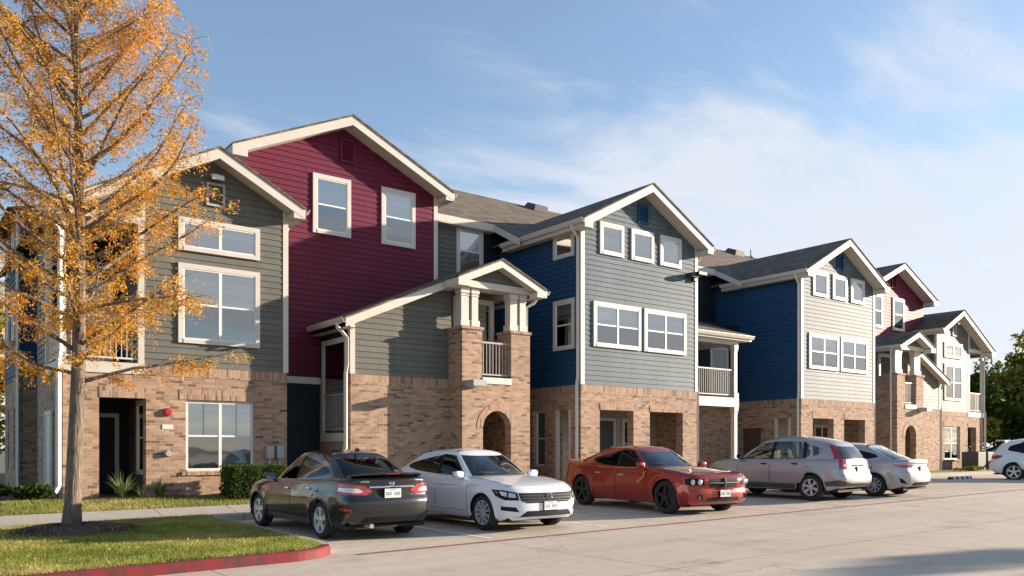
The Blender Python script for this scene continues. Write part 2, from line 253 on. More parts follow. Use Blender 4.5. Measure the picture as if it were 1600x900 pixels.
M = dict(
    brick=brick_mat('brick'), soldier=brick_mat('soldier_brick', True),
    shingle=shingle_mat('shingle', (.165, .135, .108)),
    grey=siding_mat('grey_siding', (.128, .130, .115)), burg=siding_mat('burgundy_siding', (.125, .015, .040)),
    blue=siding_mat('navy_siding', (.015, .060, .135)), bluegrey=siding_mat('blue_grey_siding', (.088, .124, .152), .22),
    pale=siding_mat('pale_siding', (.50, .46, .38), .15),
    tan=siding_mat('tan_siding', (.40, .37, .30)), ink=siding_mat('ink_siding', (.012, .020, .028)),  # the near-black siding has the recesses' deep shade put into its colour
    white=mat('white_trim', (.54, .515, .47), .5, var=.06, scale=2.5), cream=mat('cream_soffit', (.50, .46, .40), .7, var=.05),
    gutter=mat('gutter_paint', (.58, .54, .48), .4, var=.06),
    pane=glass_mat('window_glass', (.96, .98, .99), .0, .20, .05), blind=blind_mat('blind', (.80, .83, .84)),
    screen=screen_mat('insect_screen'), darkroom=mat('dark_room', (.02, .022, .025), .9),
    sash=mat('sash', (.70, .69, .66), .4), door=mat('door_paint', (.10, .06, .05), .45, var=.1), whitedoor=mat('white_door', (.55, .54, .5), .5),
    rail=mat('railing_paint', (.34, .335, .32), .45), railw=mat('white_railing_paint', (.58, .56, .52), .45), deck=mat('deck_floor', (.2, .18, .16), .8, var=.1),
    ceil=mat('porch_ceiling', (.35, .32, .27), .8), black=mat('black_metal', (.02, .02, .022), .45), lampglass=mat('lamp_lens', (.75, .74, .66), .2, coat=.5),
    redbell=mat('alarm_red', (.38, .02, .025), .4), greybox=mat('box_grey', (.34, .35, .36), .5, var=.1), metal=mat('bare_metal', (.45, .45, .45), .35, .8),
    concrete=concrete_mat('lane_concrete', (.53, .45, .36), {'X': (4.57, 1.2), 'Y': (3.9, .7)}), walk=concrete_mat('walk_concrete', (.42, .385, .335), {'X': (1.5, 0)}, False),
    kerbc=concrete_mat('kerb_concrete', (.38, .35, .31), {'X': (3, 0)}, False),
    redpaint=worn_paint_mat('red_kerb_paint', (.20, .009, .016), (.08, .022, .022), .40, .14), redline=worn_paint_mat('red_line_paint', (.30, .045, .05), (.40, .26, .22), .30, .28),
    whiteline=worn_paint_mat('stall_paint', (.78, .76, .72), (.48, .42, .35), .32, .2),
    soil=mat('lawn_soil', (.15, .145, .05), .95, var=.35, scale=3, bump=.6, bscale=60), mulch=mat('mulch', (.06, .04, .03), .95, var=.4, scale=25, bump=1.0, bscale=35),
    terrain=mat('terrain', (.12, .11, .07), .95, var=.25, scale=.2),
    grassA=leaf_mat('grass_green', (.30, .33, .08), .4), grassB=leaf_mat('grass_straw', (.50, .44, .17), .4), grassC=leaf_mat('grass_dark', (.19, .23, .06), .4),
    leafO=leaf_mat('cypress_orange', (.66, .32, .06), .55), leafG=leaf_mat('cypress_gold', (.72, .45, .11), .55), leafV=leaf_mat('cypress_olive', (.33, .27, .06), .5), leafR=leaf_mat('cypress_rust', (.40, .16, .035), .5),
    green1=leaf_mat('leaf_green', (.085, .13, .028), .35), green2=leaf_mat('leaf_yellow_green', (.27, .26, .05), .4), green3=leaf_mat('leaf_dark', (.03, .055, .015), .25), green4=leaf_mat('leaf_amber', (.26, .17, .03), .35),
    blade=leaf_mat('lily_blade', (.12, .17, .06), .3), bladeY=leaf_mat('lily_pale', (.30, .30, .12), .3),
    bark=bark_mat('cypress_bark', (.155, .118, .09)), bark2=bark_mat('tree_bark', (.10, .08, .06)), twig=mat('twig', (.34, .25, .18), .85),
    tyre=mat('tyre_rubber', (.018, .018, .019), .8, bump=.2, bscale=80), rim=mat('alloy', (.60, .61, .63), .35, .45), rimblack=mat('black_alloy', (.012, .012, .013), .35, .3), brake=mat('brake_dark', (.03, .03, .03), .7),
    plastic=mat('black_plastic', (.014, .014, .016), .75, spec=.2), greyplastic=mat('grey_plastic', (.06, .06, .065), .6), slat=mat('dull_chrome', (.30, .30, .31), .3, .9), chrome=mat('chrome', (.75, .75, .76), .12, 1.0),
    seam=mat('panel_gap', (.006, .006, .007), .8), cabin=mat('cabin_trim', (.035, .034, .034), .8), cabinlight=mat('cabin_beige', (.22, .19, .15), .85),
    glassd=glass_mat('tinted_glass', (.07, .08, .09), .0, .03, mul=.8), glassc=glass_mat('clear_car_glass', (.55, .62, .62), .0, .07), glassw=glass_mat('windscreen_glass', (.80, .86, .86), .0, .08),
    redlens=mat('red_lens', (.36, .012, .018), .12, coat=1), clearlens=mat('clear_lens', (.62, .60, .60), .1, .25, coat=1), amber=mat('amber_lens', (.5, .15, .02), .15, coat=1),
    plate=mat('plate_white', (.62, .63, .62), .4), plateink=mat('plate_ink', (.18, .20, .26), .5),
    p_dark=carpaint('graphite_paint', (.015, .016, .021), .5, .28), p_white=carpaint('white_paint', (.74, .76, .79), 0, .3), p_red=carpaint('copper_red_paint', (.30, .018, .006), .45, .32),
    p_silver=carpaint('silver_paint', (.36, .355, .36), .45, .45), p_silver2=carpaint('pale_silver_paint', (.38, .38, .39), .4, .45), p_blue=carpaint('blue_paint', (.03, .05, .12), .3, .3),
)

# ------------------------------------------------------------------ mesh helpers
XF = [lambda p: p, False]        # current placing of a repeated building half

class MB:
    def __init__(s): s.v = []; s.f = []; s.m = []
    def add(s, vs, fs, mi=0):
        k = len(s.v); s.v += [tuple(p) for p in vs]; s.f += [tuple(i + k for i in f) for f in fs]; s.m += [mi] * len(fs); return s
    def box(s, x0, x1, y0, y1, z0, z1, mi=0):
        if x0 > x1: x0, x1 = x1, x0
        if y0 > y1: y0, y1 = y1, y0
        return s.add([(x0, y0, z0), (x1, y0, z0), (x1, y1, z0), (x0, y1, z0), (x0, y0, z1), (x1, y0, z1), (x1, y1, z1), (x0, y1, z1)],
                     [(0, 3, 2, 1), (4, 5, 6, 7), (0, 1, 5, 4), (1, 2, 6, 5), (2, 3, 7, 6), (3, 0, 4, 7)], mi)
    def prism(s, poly, fn, a, b, mi=0):
        n = len(poly); vs = [fn(p, a) for p in poly] + [fn(p, b) for p in poly]
        fs = [tuple(range(n))[::-1], tuple(range(n, 2 * n))] + [(i, (i + 1) % n, n + (i + 1) % n, n + i) for i in range(n)]
        return s.add(vs, fs, mi)
    def tube(s, pts, r, n=8, mi=0, cap=True):
        pts = [Vector(p) for p in pts]; rs = r if isinstance(r, (list, tuple)) else [r] * len(pts)
        ring = []; up = None
        for i, p in enumerate(pts):
            d = (pts[min(i + 1, len(pts) - 1)] - pts[max(i - 1, 0)])
            if d.length < 1e-9: d = Vector((0, 0, 1))
            d.normalize()
            if up is None: up = Vector((1, 0, 0)) if abs(d.x) < .8 else Vector((0, 1, 0))
            a = (up - d * up.dot(d)); 
            if a.length < 1e-6: a = d.orthogonal()
            a.normalize(); up = a; b = d.cross(a)
            ring.append([p + a * math.cos(2 * PI * k / n) * rs[i] + b * math.sin(2 * PI * k / n) * rs[i] for k in range(n)])
        vs = [q for rg in ring for q in rg]; fs = []
        for i in range(len(pts) - 1):
            for k in range(n): fs.append((i * n + k, i * n + (k + 1) % n, (i + 1) * n + (k + 1) % n, (i + 1) * n + k))
        if cap: fs.append(tuple(range(n))[::-1]); fs.append(tuple((len(pts) - 1) * n + k for k in range(n)))
        return s.add(vs, fs, mi)
    def revolve(s, prof, fn, n=32, mi=0, closed=False):
        k = len(prof); vs = [fn(r, h, 2 * PI * j / n) for j in range(n) for (r, h) in prof]; fs = []
        for j in range(n):
            for i in range(k if closed else k - 1):
                a = j * k + i; b_ = j * k + (i + 1) % k; c = ((j + 1) % n) * k + (i + 1) % k; d = ((j + 1) % n) * k + i
                fs.append((a, b_, c, d))
        return s.add(vs, fs, mi)
    def build(s, name, mats, parent=None, smooth=False, sharp=35, label=None, raw=False, origin=None):
        if not isinstance(mats, (list, tuple)): mats = [mats]
        V = s.v if raw else [XF[0](p) for p in s.v]
        F = s.f if (raw or not XF[1]) else [f[::-1] for f in s.f]
        A = np.array(V, dtype=float)
        c = (A.min(0) + A.max(0)) / 2 if origin is None else np.array(origin, dtype=float)
        A = A - c
        me = bpy.data.meshes.new(name); me.from_pydata(A.tolist(), [], F)
        for m in mats: me.materials.append(m)
        if len(mats) > 1: me.polygons.foreach_set('material_index', s.m)
        if smooth:
            me.polygons.foreach_set('use_smooth', [True] * len(me.polygons))
            if sharp: me.set_sharp_from_angle(angle=math.radians(sharp))
        me.update()
        o = bpy.data.objects.new(name, me); COL.objects.link(o)
        if parent is not None:
            o.parent = parent; o.location = Vector(c) - Vector(LOC[parent.name])
        else: o.location = c
        LOC[o.name] = tuple(c)
        if label: o['label'] = label
        return o

def tag(o, label=None, cat=None, group=None, kind=None):
    if label: o['label'] = label
    if cat: o['category'] = cat
    if group: o['group'] = group
    if kind: o['kind'] = kind
    return o
def empty(name, loc, label, cat, group=None, rz=0, local=False):
    o = bpy.data.objects.new(name, None); COL.objects.link(o); o.location = loc; o.rotation_euler = (0, 0, rz); o.empty_display_size = .3
    LOC[o.name] = (0, 0, 0) if local else tuple(loc)
    return tag(o, label, cat, group)

# ------------------------------------------------------------------ ground heights
def zl(X): return max(-.12, min(.32, .012 * (X - 5)))
def clampf(x): return max(0., min(1., x))
def pave(X, Y): return zl(X) + .05 * clampf((Y - 10.9) / 6.3)
def turf(X, Y):
    a = zl(X) + .13 + .06 * clampf((Y - 10.9) / 6.3)
    return a + (.46 - a) * clampf((Y - 17.6) / 1.9)

def grid_sheet(name, xs, ys, hf, m, kind='structure', dz=0.0):
    b = MB(); nx, ny = len(xs), len(ys)
    b.v = [(x, y, hf(x, y) + dz) for y in ys for x in xs]
    b.f = [(j * nx + i, j * nx + i + 1, (j + 1) * nx + i + 1, (j + 1) * nx + i) for j in range(ny - 1) for i in range(nx - 1)]; b.m = [0] * len(b.f)
    o = b.build(name, m, smooth=True, sharp=None, origin=(0, 0, 0)); tag(o, kind=kind); return o
def fr(a, b, n): return [a + (b - a) * i / n for i in range(n + 1)]

tb = MB(); tb.add([(-3000, -3000, -.6), (3000, -3000, -.6), (3000, 3000, -.6), (-3000, 3000, -.6)], [(0, 1, 2, 3)])
tag(tb.build('terrain', M['terrain']), kind='structure')
xs = [-200, -100, -60, -40, -20, -10, -5.0] + fr(-4, 36, 40) + [45, 60, 90, 140, 220, 320]
grid_sheet('parking_lot', xs, [-160, -80, -40, -20, -10, 0, 5, 8, 10, 10.9, 12, 13.5, 15, 16.2, 17.2], pave, M['concrete'])
grid_sheet('sidewalk', [-60, -40, -20, -10, -5] + fr(-4, 44, 48) + [48.5], [17.32, 17.6, 18.0, 18.4], turf, M['walk'])
# lawns: front-left island, strip along the building, strip at the far end
LX0, LX1 = -40.0, 5.22
def island_x(y): # right edge with rounded front corner
    r = .75
    return LX1 if y > 11.05 + r else LX1 - r + math.sqrt(max(0, r * r - (11.05 + r - y) ** 2))
b = MB(); ys = fr(11.05, 11.8, 10) + fr(12.2, 17.2, 14)
cols = 60
for y in ys:
    xe = island_x(y)
    for i in range(cols + 1):
        t = i / cols; x = LX0 + (xe - LX0) * (1 - (1 - t) ** 2.2)
        b.v.append((x, y, turf(x, y) - .015 + .012 * math.sin(x * 2.1 + y * 3.3)))
for j in range(len(ys) - 1):
    for i in range(cols): k = j * (cols + 1) + i; b.f.append((k, k + 1, k + cols + 2, k + cols + 1)); b.m.append(0)
tag(b.build('lawn', M['soil'], smooth=True, sharp=None), kind='structure')
grid_sheet('lawn_strip', [-60, -40, -20, -10, -5] + fr(-4, 56, 60), [18.42, 18.8, 19.2, 19.6, 20.4, 21.6, 23, 26, 30, 45], lambda x, y: turf(x, y) - .02, M['soil'])
grid_sheet('lawn_verge', fr(48.6, 110, 20), [17.32, 17.8, 18.4], lambda x, y: turf(x, y) - .02, M['soil'])

def kerb(name, path, m, w=.15):
    """kerb swept along path; outer face on the path, inner face w to its left"""
    bb = MB(); n = len(path); L_ = []
    for i, p in enumerate(path):
        a = Vector(path[max(i - 1, 0)]); c = Vector(path[min(i + 1, n - 1)]); d = (c - a).normalized(); nn = Vector((-d.y, d.x))
        x, y = p; q = Vector(p) + nn * w; zt_ = turf(x, y) + .006
        zb_ = pave(x, y) - .1
        L_.append([(x, y, zb_), (x, y, zt_ - .025), (x + nn.x * .02, y + nn.y * .02, zt_), (q.x, q.y, zt_), (q.x, q.y, zb_)])
    bb.v = [p for r in L_ for p in r]
    for i in range(n - 1):
        for k in range(4): bb.f.append((i * 5 + k, (i + 1) * 5 + k, (i + 1) * 5 + k + 1, i * 5 + k + 1)); bb.m.append(0)
    bb.f.append((0, 1, 2, 3, 4)); bb.m.append(0); bb.f.append(tuple((n - 1) * 5 + k for k in (4, 3, 2, 1, 0))); bb.m.append(0)
    return tag(bb.build(name, m), kind='structure')
R0 = .9
corner = [(LX1 + .15 - R0 + R0 * math.sin(a), 10.9 + R0 - R0 * math.cos(a)) for a in fr(0, PI / 2, 14)]
kerb('red_kerb', [(x, 10.9) for x in fr(-40, LX1 + .1 - R0, 40)] + corner[:11], M['redpaint'])
kerb('kerb', corner[10:] + [(LX1 + .15, y) for y in fr(12, 17.1, 10)], M['kerbc'])
kerb('parking_kerb', [(x, 17.2) for x in fr(5.4, 110, 90)], M['kerbc'], .12)
# painted lines
def strip(name, pts, w, m, dz=.005):
    bb = MB(); pts = [Vector(p) for p in pts]
    for i, p in enumerate(pts):
        d = (pts[min(i + 1, len(pts) - 1)] - pts[max(i - 1, 0)]).normalized(); nn = Vector((-d.y, d.x)) * w / 2
        for q in (p - nn, p + nn): bb.v.append((q.x, q.y, pave(q.x, q.y) + dz))
    for i in range(len(pts) - 1): bb.f.append((2 * i, 2 * i + 2, 2 * i + 3, 2 * i + 1)); bb.m.append(0)
    return tag(bb.build(name, m), kind='structure')
strip('fire_lane_line', [(x, 11.0) for x in fr(5.5, 36, 61)] + [(45, 11), (60, 11), (90, 11)], .11, M['redline'])
for k in range(1, 14):
    x = 5.42 + 2.72 * k
    strip('stall_line', [(x, y) for y in (11.3, 12, 13.5, 15, 16.2, 17.15)], .1, M['whiteline'])

# ------------------------------------------------------------------ the apartment building
BLD = empty('apartment_building', (25, 20.3, .45), 'three storey apartment block in grey, burgundy, navy and pale siding over tan brick', 'building')
def FP(c):  # front plane facing -Y
    return lambda u, w, z: (u, c - w, z)
def LP(c):  # side plane facing -X
    f = lambda u, w, z: (c - w, u, z); f.__dict__['side'] = 1; return f
def RP(c):  # side plane facing +X
    f = lambda u, w, z: (c + w, u, z); f.__dict__['side'] = 1; return f
def BP(c): return lambda u, w, z: (u, c + w, z)

def pbox(b, P, u0, u1, w0, w1, z0, z1, mi=0):
    a = P(u0, w0, z0); c = P(u1, w1, z1); b.box(a[0], c[0], a[1], c[1], min(a[2], c[2]), max(a[2], c[2]), mi)

def clip(poly, z, keep_above):
    out = []
    for i in range(len(poly)):
        a = poly[i]; c = poly[(i + 1) % len(poly)]
        ia = (a[1] >= z - 1e-9) if keep_above else (a[1] <= z + 1e-9); ic = (c[1] >= z - 1e-9) if keep_above else (c[1] <= z + 1e-9)
        if ia: out.append(a)
        if ia != ic:
            t = (z - a[1]) / (c[1] - a[1]); out.append((a[0] + t * (c[0] - a[0]), z))
    return out
def lap(b, P, poly, h=.152, t=.018):
    z0 = min(p[1] for p in poly); z1 = max(p[1] for p in poly)
    k = math.floor(z0 / h)
    while k * h < z1 - 1e-6:
        a, c = k * h, (k + 1) * h
        pl = clip(clip(poly, a, True), c, False)
        pl = [p for i, p in enumerate(pl) if i == 0 or (abs(p[0] - pl[i - 1][0]) + abs(p[1] - pl[i - 1][1])) > 1e-6]
        if len(pl) >= 3:
            b.add([P(u, t * (1 - (z - a) / h) + .002, z) for u, z in pl], [tuple(range(len(pl)))])
            lo = [p[0] for p in pl if abs(p[1] - max(a, z0)) < 1e-5]
            if len(lo) >= 2:
                u0, u1 = min(lo), max(lo); zz = max(a, z0); w = t * (1 - (zz - a) / h) + .002
                b.add([P(u0, 0, zz), P(u1, 0, zz), P(u1, w, zz), P(u0, w, zz)], [(0, 1, 2, 3)])
        k += 1
def lapwall(P, polys, m, name='siding_wall', label=None, par=None):
    b = MB()
    for pl in polys: lap(b, P, pl)
    return b.build(name, m, par or BLD, label=label)
def rect(u0, u1, z0, z1): return [(u0, z0), (u1, z0), (u1, z1), (u0, z1)]

def brickwall(P, u0, u1, z0, z1, holes=(), depth=.28, name='brick_wall', soldier_top=True, arches=(), mb=None):
    """wall face with openings and reveals; arches are (u0,u1,zspring) openings whose bottom is at z0"""
    b = mb or MB()
    if getattr(P, 'side', 0): P0 = P; P = lambda u, w, z: P0(u, w + .004 if w > -.01 else w, z)
    hs = [h for h in holes]
    rects = hs + [(a[0], a[1], a[3] if len(a) > 3 else z0, a[2] + (a[1] - a[0]) / 2) for a in arches]
    us = sorted(set([u0, u1] + [h[0] for h in rects] + [h[1] for h in rects])); zs = sorted(set([z0, z1] + [h[2] for h in rects] + [h[3] for h in rects]))
    us = [u for u in us if u0 - 1e-6 <= u <= u1 + 1e-6]; zs = [z for z in zs if z0 - 1e-6 <= z <= z1 + 1e-6]
    for i in range(len(us) - 1):
        for j in range(len(zs) - 1):
            um, zm = (us[i] + us[i + 1]) / 2, (zs[j] + zs[j + 1]) / 2
            if any(h[0] < um < h[1] and h[2] < zm < h[3] for h in rects): continue
            b.add([P(us[i], 0, zs[j]), P(us[i + 1], 0, zs[j]), P(us[i + 1], 0, zs[j + 1]), P(us[i], 0, zs[j + 1])], [(0, 1, 2, 3)])
            b.add([P(us[i], -depth, zs[j]), P(us[i + 1], -depth, zs[j]), P(us[i + 1], -depth, zs[j + 1]), P(us[i], -depth, zs[j + 1])], [(3, 2, 1, 0)])
    for h in hs:
        a0, a1, c0, c1 = h
        for q in ([(a0, c0), (a0, c1)], [(a1, c1), (a1, c0)], [(a0, c1), (a1, c1)], [(a1, c0), (a0, c0)]):
            b.add([P(q[0][0], 0, q[0][1]), P(q[1][0], 0, q[1][1]), P(q[1][0], -depth, q[1][1]), P(q[0][0], -depth, q[0][1])], [(0, 1, 2, 3)])
    for a in arches:
        a0, a1, zsp = a[:3]; r = (a1 - a0) / 2; cu = (a0 + a1) / 2; n = 16
        arc = [(cu - r * math.cos(t), zsp + r * math.sin(t)) for t in fr(0, PI, n)]
        for s_ in (0, 1):
            w = 0 if s_ == 0 else -depth
            for k in range(n):
                p, q = arc[k], arc[k + 1]; top = zsp + r
                b.add([P(p[0], w, p[1]), P(q[0], w, q[1]), P(q[0], w, top), P(p[0], w, top)], [(0, 1, 2, 3)])
        path = [(a0, a[3] if len(a) > 3 else z0)] + arc + [(a1, a[3] if len(a) > 3 else z0)]
        for k in range(len(path) - 1):
            p, q = path[k], path[k + 1]
            b.add([P(p[0], 0, p[1]), P(q[0], 0, q[1]), P(q[0], -depth, q[1]), P(p[0], -depth, p[1])], [(0, 1, 2, 3)])
    # ends
    for u in (u0, u1):
        b.add([P(u, 0, z0), P(u, 0, z1), P(u, -depth, z1), P(u, -depth, z0)], [(0, 1, 2, 3)])
    b.add([P(u0, 0, z1), P(u1, 0, z1), P(u1, -depth, z1), P(u0, -depth, z1)], [(0, 1, 2, 3)])
    if mb: return b
    o = b.build(name, M['brick'], BLD)
    return o
def soldier(P, u0, u1, z0, z1, w=.014, name='soldier_course'):
    b = MB(); pbox(b, P, u0, u1, -.02, w, z0, z1); return b.build(name, M['soldier'], BLD)

def window(P, u0, u1, z0, z1, units=1, trim=.115, rail=True, blind=True, par=None, grid=False, w0=0.0, dark=False, blindfrac=None):
    """trim boards with sash, panes, blind and screen behind"""
    t = MB(); w = .062 + w0
    if blindfrac is None: blindfrac = random.choice((1, 1, 1, 1, .86, .7))
    pbox(t, P, u0, u0 + trim, w0 - .01, w, z0, z1); pbox(t, P, u1 - trim, u1, w0 - .01, w, z0, z1)
    pbox(t, P, u0 + trim, u1 - trim, w0 - .01, w, z1 - trim, z1); pbox(t, P, u0 + trim, u1 - trim, w0 - .01, w + .012, z0, z0 + trim * .85)
    win = t.build('window', M['white'], par or BLD)
    a0, a1, c0, c1 = u0 + trim, u1 - trim, z0 + trim * .85, z1 - trim
    s = MB(); f = .032; ws = w0 + .048
    pbox(s, P, a0, a0 + f, w0, ws, c0, c1); pbox(s, P, a1 - f, a1, w0, ws, c0, c1); pbox(s, P, a0 + f, a1 - f, w0, ws, c0, c0 + f); pbox(s, P, a0 + f, a1 - f, w0, ws, c1 - f, c1)
    zm = (c0 + c1) / 2
    for k in range(1, units):
        um = a0 + (a1 - a0) * k / units; pbox(s, P, um - .035, um + .035, w0, ws + .006, c0 + f, c1 - f)
    if rail:
        for k in range(units):
            q0 = a0 + (a1 - a0) * k / units + (.035 if k else f); q1 = a0 + (a1 - a0) * (k + 1) / units - (.035 if k < units - 1 else f)
            pbox(s, P, q0, q1, w0, ws - .004, zm - .022, zm + .022)
            if grid:
                for g in (1,):
                    ug = q0 + (q1 - q0) * g / 2; pbox(s, P, ug - .008, ug + .008, w0 + .02, ws - .014, zm + .022, c1 - f)
                zg = (zm + c1) / 2; pbox(s, P, q0, q1, w0 + .02, ws - .0155, zg - .008, zg + .008)
    s.build('sash', M['sash'], win)
    g = MB(); g.add([P(a0 + f, w0 + .034, c0 + f), P(a1 - f, w0 + .034, c0 + f), P(a1 - f, w0 + .034, c1 - f), P(a0 + f, w0 + .034, c1 - f)], [(0, 1, 2, 3)])
    g.build('pane', M['pane'], win)
    bl = MB(); zc = c1 - (c1 - c0) * blindfrac
    bl.add([P(a0 + f, w0 + .022, zc), P(a1 - f, w0 + .022, zc), P(a1 - f, w0 + .022, c1), P(a0 + f, w0 + .022, c1)], [(0, 1, 2, 3)])
    bl.build('blind', M['darkroom'] if dark else M['blind'], win)  # dark windows: a near-black sheet stands in for the unlit room
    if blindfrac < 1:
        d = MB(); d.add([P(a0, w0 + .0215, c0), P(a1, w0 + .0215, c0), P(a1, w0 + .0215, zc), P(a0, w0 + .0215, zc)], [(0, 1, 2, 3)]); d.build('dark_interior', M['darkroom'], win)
    if rail and not dark:
        sc = MB(); sc.add([P(a0 + f, w0 + .028, c0 + f), P(a1 - f, w0 + .028, c0 + f), P(a1 - f, w0 + .028, zm), P(a0 + f, w0 + .028, zm)], [(0, 1, 2, 3)]); sc.build('insect_screen', M['screen'], win)
    return win

def door(P, u0, u1, z0, z1, m, w0=0.0, frame=.1):
    b = MB(); pbox(b, P, u0 - frame, u0, w0, w0 + .05, z0, z1 + frame); pbox(b, P, u1, u1 + frame, w0, w0 + .05, z0, z1 + frame); pbox(b, P, u0, u1, w0, w0 + .05, z1, z1 + frame)
    fr_ = b.build('door_frame', M['white'], BLD)
    d = MB(); pbox(d, P, u0, u1, w0, w0 + .03, z0, z1)
    for (a, c) in ((.1, .42), (.52, .92)):
        h = z1 - z0; pbox(d, P, u0 + .12, u1 - .12, w0 + .03, w0 + .038, z0 + h * a, z0 + h * c)
    do = d.build('door', m, fr_)
    return fr_

def vent(P, u0, u1, z0, z1, m, frame=None):
    b = MB(); f = .05
    pbox(b, P, u0, u0 + f, 0, .07, z0, z1); pbox(b, P, u1 - f, u1, 0, .07, z0, z1); pbox(b, P, u0 + f, u1 - f, 0, .07, z0, z0 + f); pbox(b, P, u0 + f, u1 - f, 0, .07, z1 - f, z1)
    o = b.build('gable_vent', frame or m, BLD)
    s = MB(); n = int((z1 - z0 - .1) / .07)
    for k in range(n):
        z = z0 + f + k * .07
        s.add([P(u0 + f, .055, z), P(u1 - f, .055, z), P(u1 - f, .02, z + .06), P(u0 + f, .02, z + .06), P(u0 + f, .02, z), P(u1 - f, .02, z)], [(0, 1, 2, 3), (0, 4, 5, 1)])
    s.build('louvre', m, o)

def gable_roof(xL, zL, xP, zP, xR, zR, y0, y1, yw, wl, wr, th=.05, fa=.24, gut=('L',), gy1=None, soff=True, rake=True):
    """top edge points; y0 rake plane, yw wall plane; wl/wr wall sides"""
    b = MB()
    for (xa, za, xb, zb) in ((xL, zL, xP, zP), (xP, zP, xR, zR)):
        b.add([(xa, y0 - .03, za), (xb, y0 - .03, zb), (xb, y1, zb), (xa, y1, za), (xa, y0 - .03, za - th), (xb, y0 - .03, zb - th), (xb, y1, zb - th), (xa, y1, za - th)],
              [(0, 1, 2, 3), (7, 6, 5, 4), (0, 4, 5, 1), (3, 2, 6, 7), (0, 3, 7, 4), (1, 5, 6, 2)])
    roof = b.build('roof', M['shingle'], BLD)
    f = MB()
    if rake:
        for (xa, za, xb, zb) in ((xL, zL, xP, zP), (xP, zP, xR, zR)):
            t0 = th + .003
            f.add([(xa, y0, za - t0), (xb, y0, zb - t0), (xb, y0, zb - t0 - fa), (xa, y0, za - t0 - fa), (xa, y0 + .04, za - t0), (xb, y0 + .04, zb - t0), (xb, y0 + .04, zb - t0 - fa), (xa, y0 + .04, za - t0 - fa)],
                  [(0, 1, 2, 3), (7, 6, 5, 4), (0, 4, 5, 1), (3, 2, 6, 7), (0, 3, 7, 4), (1, 5, 6, 2)])
        # boxed eave returns at the rake feet
        for (xe, ze, xw, sgn) in ((xL, zL, wl, 1), (xR, zR, wr, -1)):
            sl = (zP - ze) / abs(xP - xe); zz = ze - th - fa - .003
            dx = abs(xw - xe) + .02
            f.add([(xe, y0 + .006, zz), (xe + sgn * dx, y0 + .006, zz + sl * dx), (xe + sgn * dx, y0 + .006, zz), (xe, yw, zz), (xe + sgn * dx, yw, zz + sl * dx), (xe + sgn * dx, yw, zz)],
                  [(0, 1, 2), (5, 4, 3), (1, 4, 5, 2)])
        f.build('fascia', M['white'], roof)
    s = MB()
    for (xa, za, xb, zb) in ((xL, zL, xP, zP), (xP, zP, xR, zR)):
        d = th + fa - .05
        s.add([(xa, y0 + .041, za - d), (xb, y0 + .041, zb - d), (xb, yw + .05, zb - d), (xa, yw + .05, za - d)], [(3, 2, 1, 0)])
    for (xe, ze, xw) in ((xL, zL, wl), (xR, zR, wr)):   # eave soffits and eave boards
        zz = ze - th - fa + .01; ye = gy1 or y1
        s.add([(xe, y0 + .05, zz), (xw, y0 + .05, zz), (xw, ye, zz), (xe, ye, zz)], [(0, 1, 2, 3)])
        sg = 1 if xw > xe else -1
        s.box(xe + sg * .002, xe + sg * .035, y0 + .042, ye, zz - .01, ze - th - .002)
    s.build('soffit', M['cream'], roof)
    for g in gut:
        xe, ze, sg = (xL, zL, -1) if g == 'L' else (xR, zR, 1)
        q = MB(); zt_ = ze - .035
        prof = [(0, 0), (0, -.125), (.075, -.125), (.095, -.085), (.125, -.02), (.125, 0), (.115, 0), (.115, -.018), (.085, -.08), (.07, -.112), (.012, -.112), (.012, 0)]
        q.prism([(xe + sg * (p[0] + .001), zt_ + p[1]) for p in prof], lambda p, a: (p[0], a, p[1]), y0 + .0, gy1 or y1)
        q.build('gutter', M['gutter'], BLD)
    return roof

def downspout(pts, r=.045, name='downspout'):
    """square pipe through pts"""
    b = MB()
    P_ = [Vector(p) for p in pts]
    b.tube(P_, r * 1.25, 4); 
    return b.build(name, M['gutter'], BLD)

def cornerboard(x, y, z0, z1, w=.11, t=.028, sx=1, side=True):
    """white board on the front (and side) of an outside corner; sx=+1: wall lies at +x of the corner"""
    b = MB(); b.box(x - sx * t if side else x, x + sx * w, y - t, y - .001, z0, z1)
    if side: b.box(x - sx * t, x - sx * .001, y - .001, y + w, z0, z1)
    return b.build('corner_board', M['white'], BLD)

def railing(P, u0, u1, z0, h, gap=.11, w=0.0, name='railing', bar=.0085, m='rail'):
    b = MB(); pbox(b, P, u0, u1, w - .03, w + .03, z0 + h - .05, z0 + h); pbox(b, P, u0, u1, w - .02, w + .02, z0 + .08, z0 + .12)
    n = max(2, int(abs(u1 - u0) / gap))
    for k in range(n + 1):
        u = u0 + (u1 - u0) * k / n; pbox(b, P, u - bar, u + bar, w - bar, w + bar, z0 + .12, z0 + h - .05)
    return b.build(name, M[m], BLD)

def post(x, y, z0, z1, s=.14, cap=True, name='post', y2=None):
    b = MB(); b.box(x - s / 2, x + s / 2, y - s / 2, y + s / 2, z0, z1)
    if cap:
        for (a, c, e) in ((z0, z0 + .18, .035), (z1 - .15, z1 - .004, .03), (z1 - .22, z1 - .19, .02)): b.box(x - s / 2 - e, x + s / 2 + e, y - s / 2 - e, y + s / 2 + e, a, c)
    return b.build(name, M['white'], BLD)

def slab(x0, x1, y0, y1, z0, z1, m='deck', name='floor_slab'):
    b = MB(); b.box(x0, x1, y0, y1, z0, z1); return b.build(name, M[m], BLD)

GB = .40     # ground at the walls (walls start a little below it)
BT = 3.5     # top of the brick storey

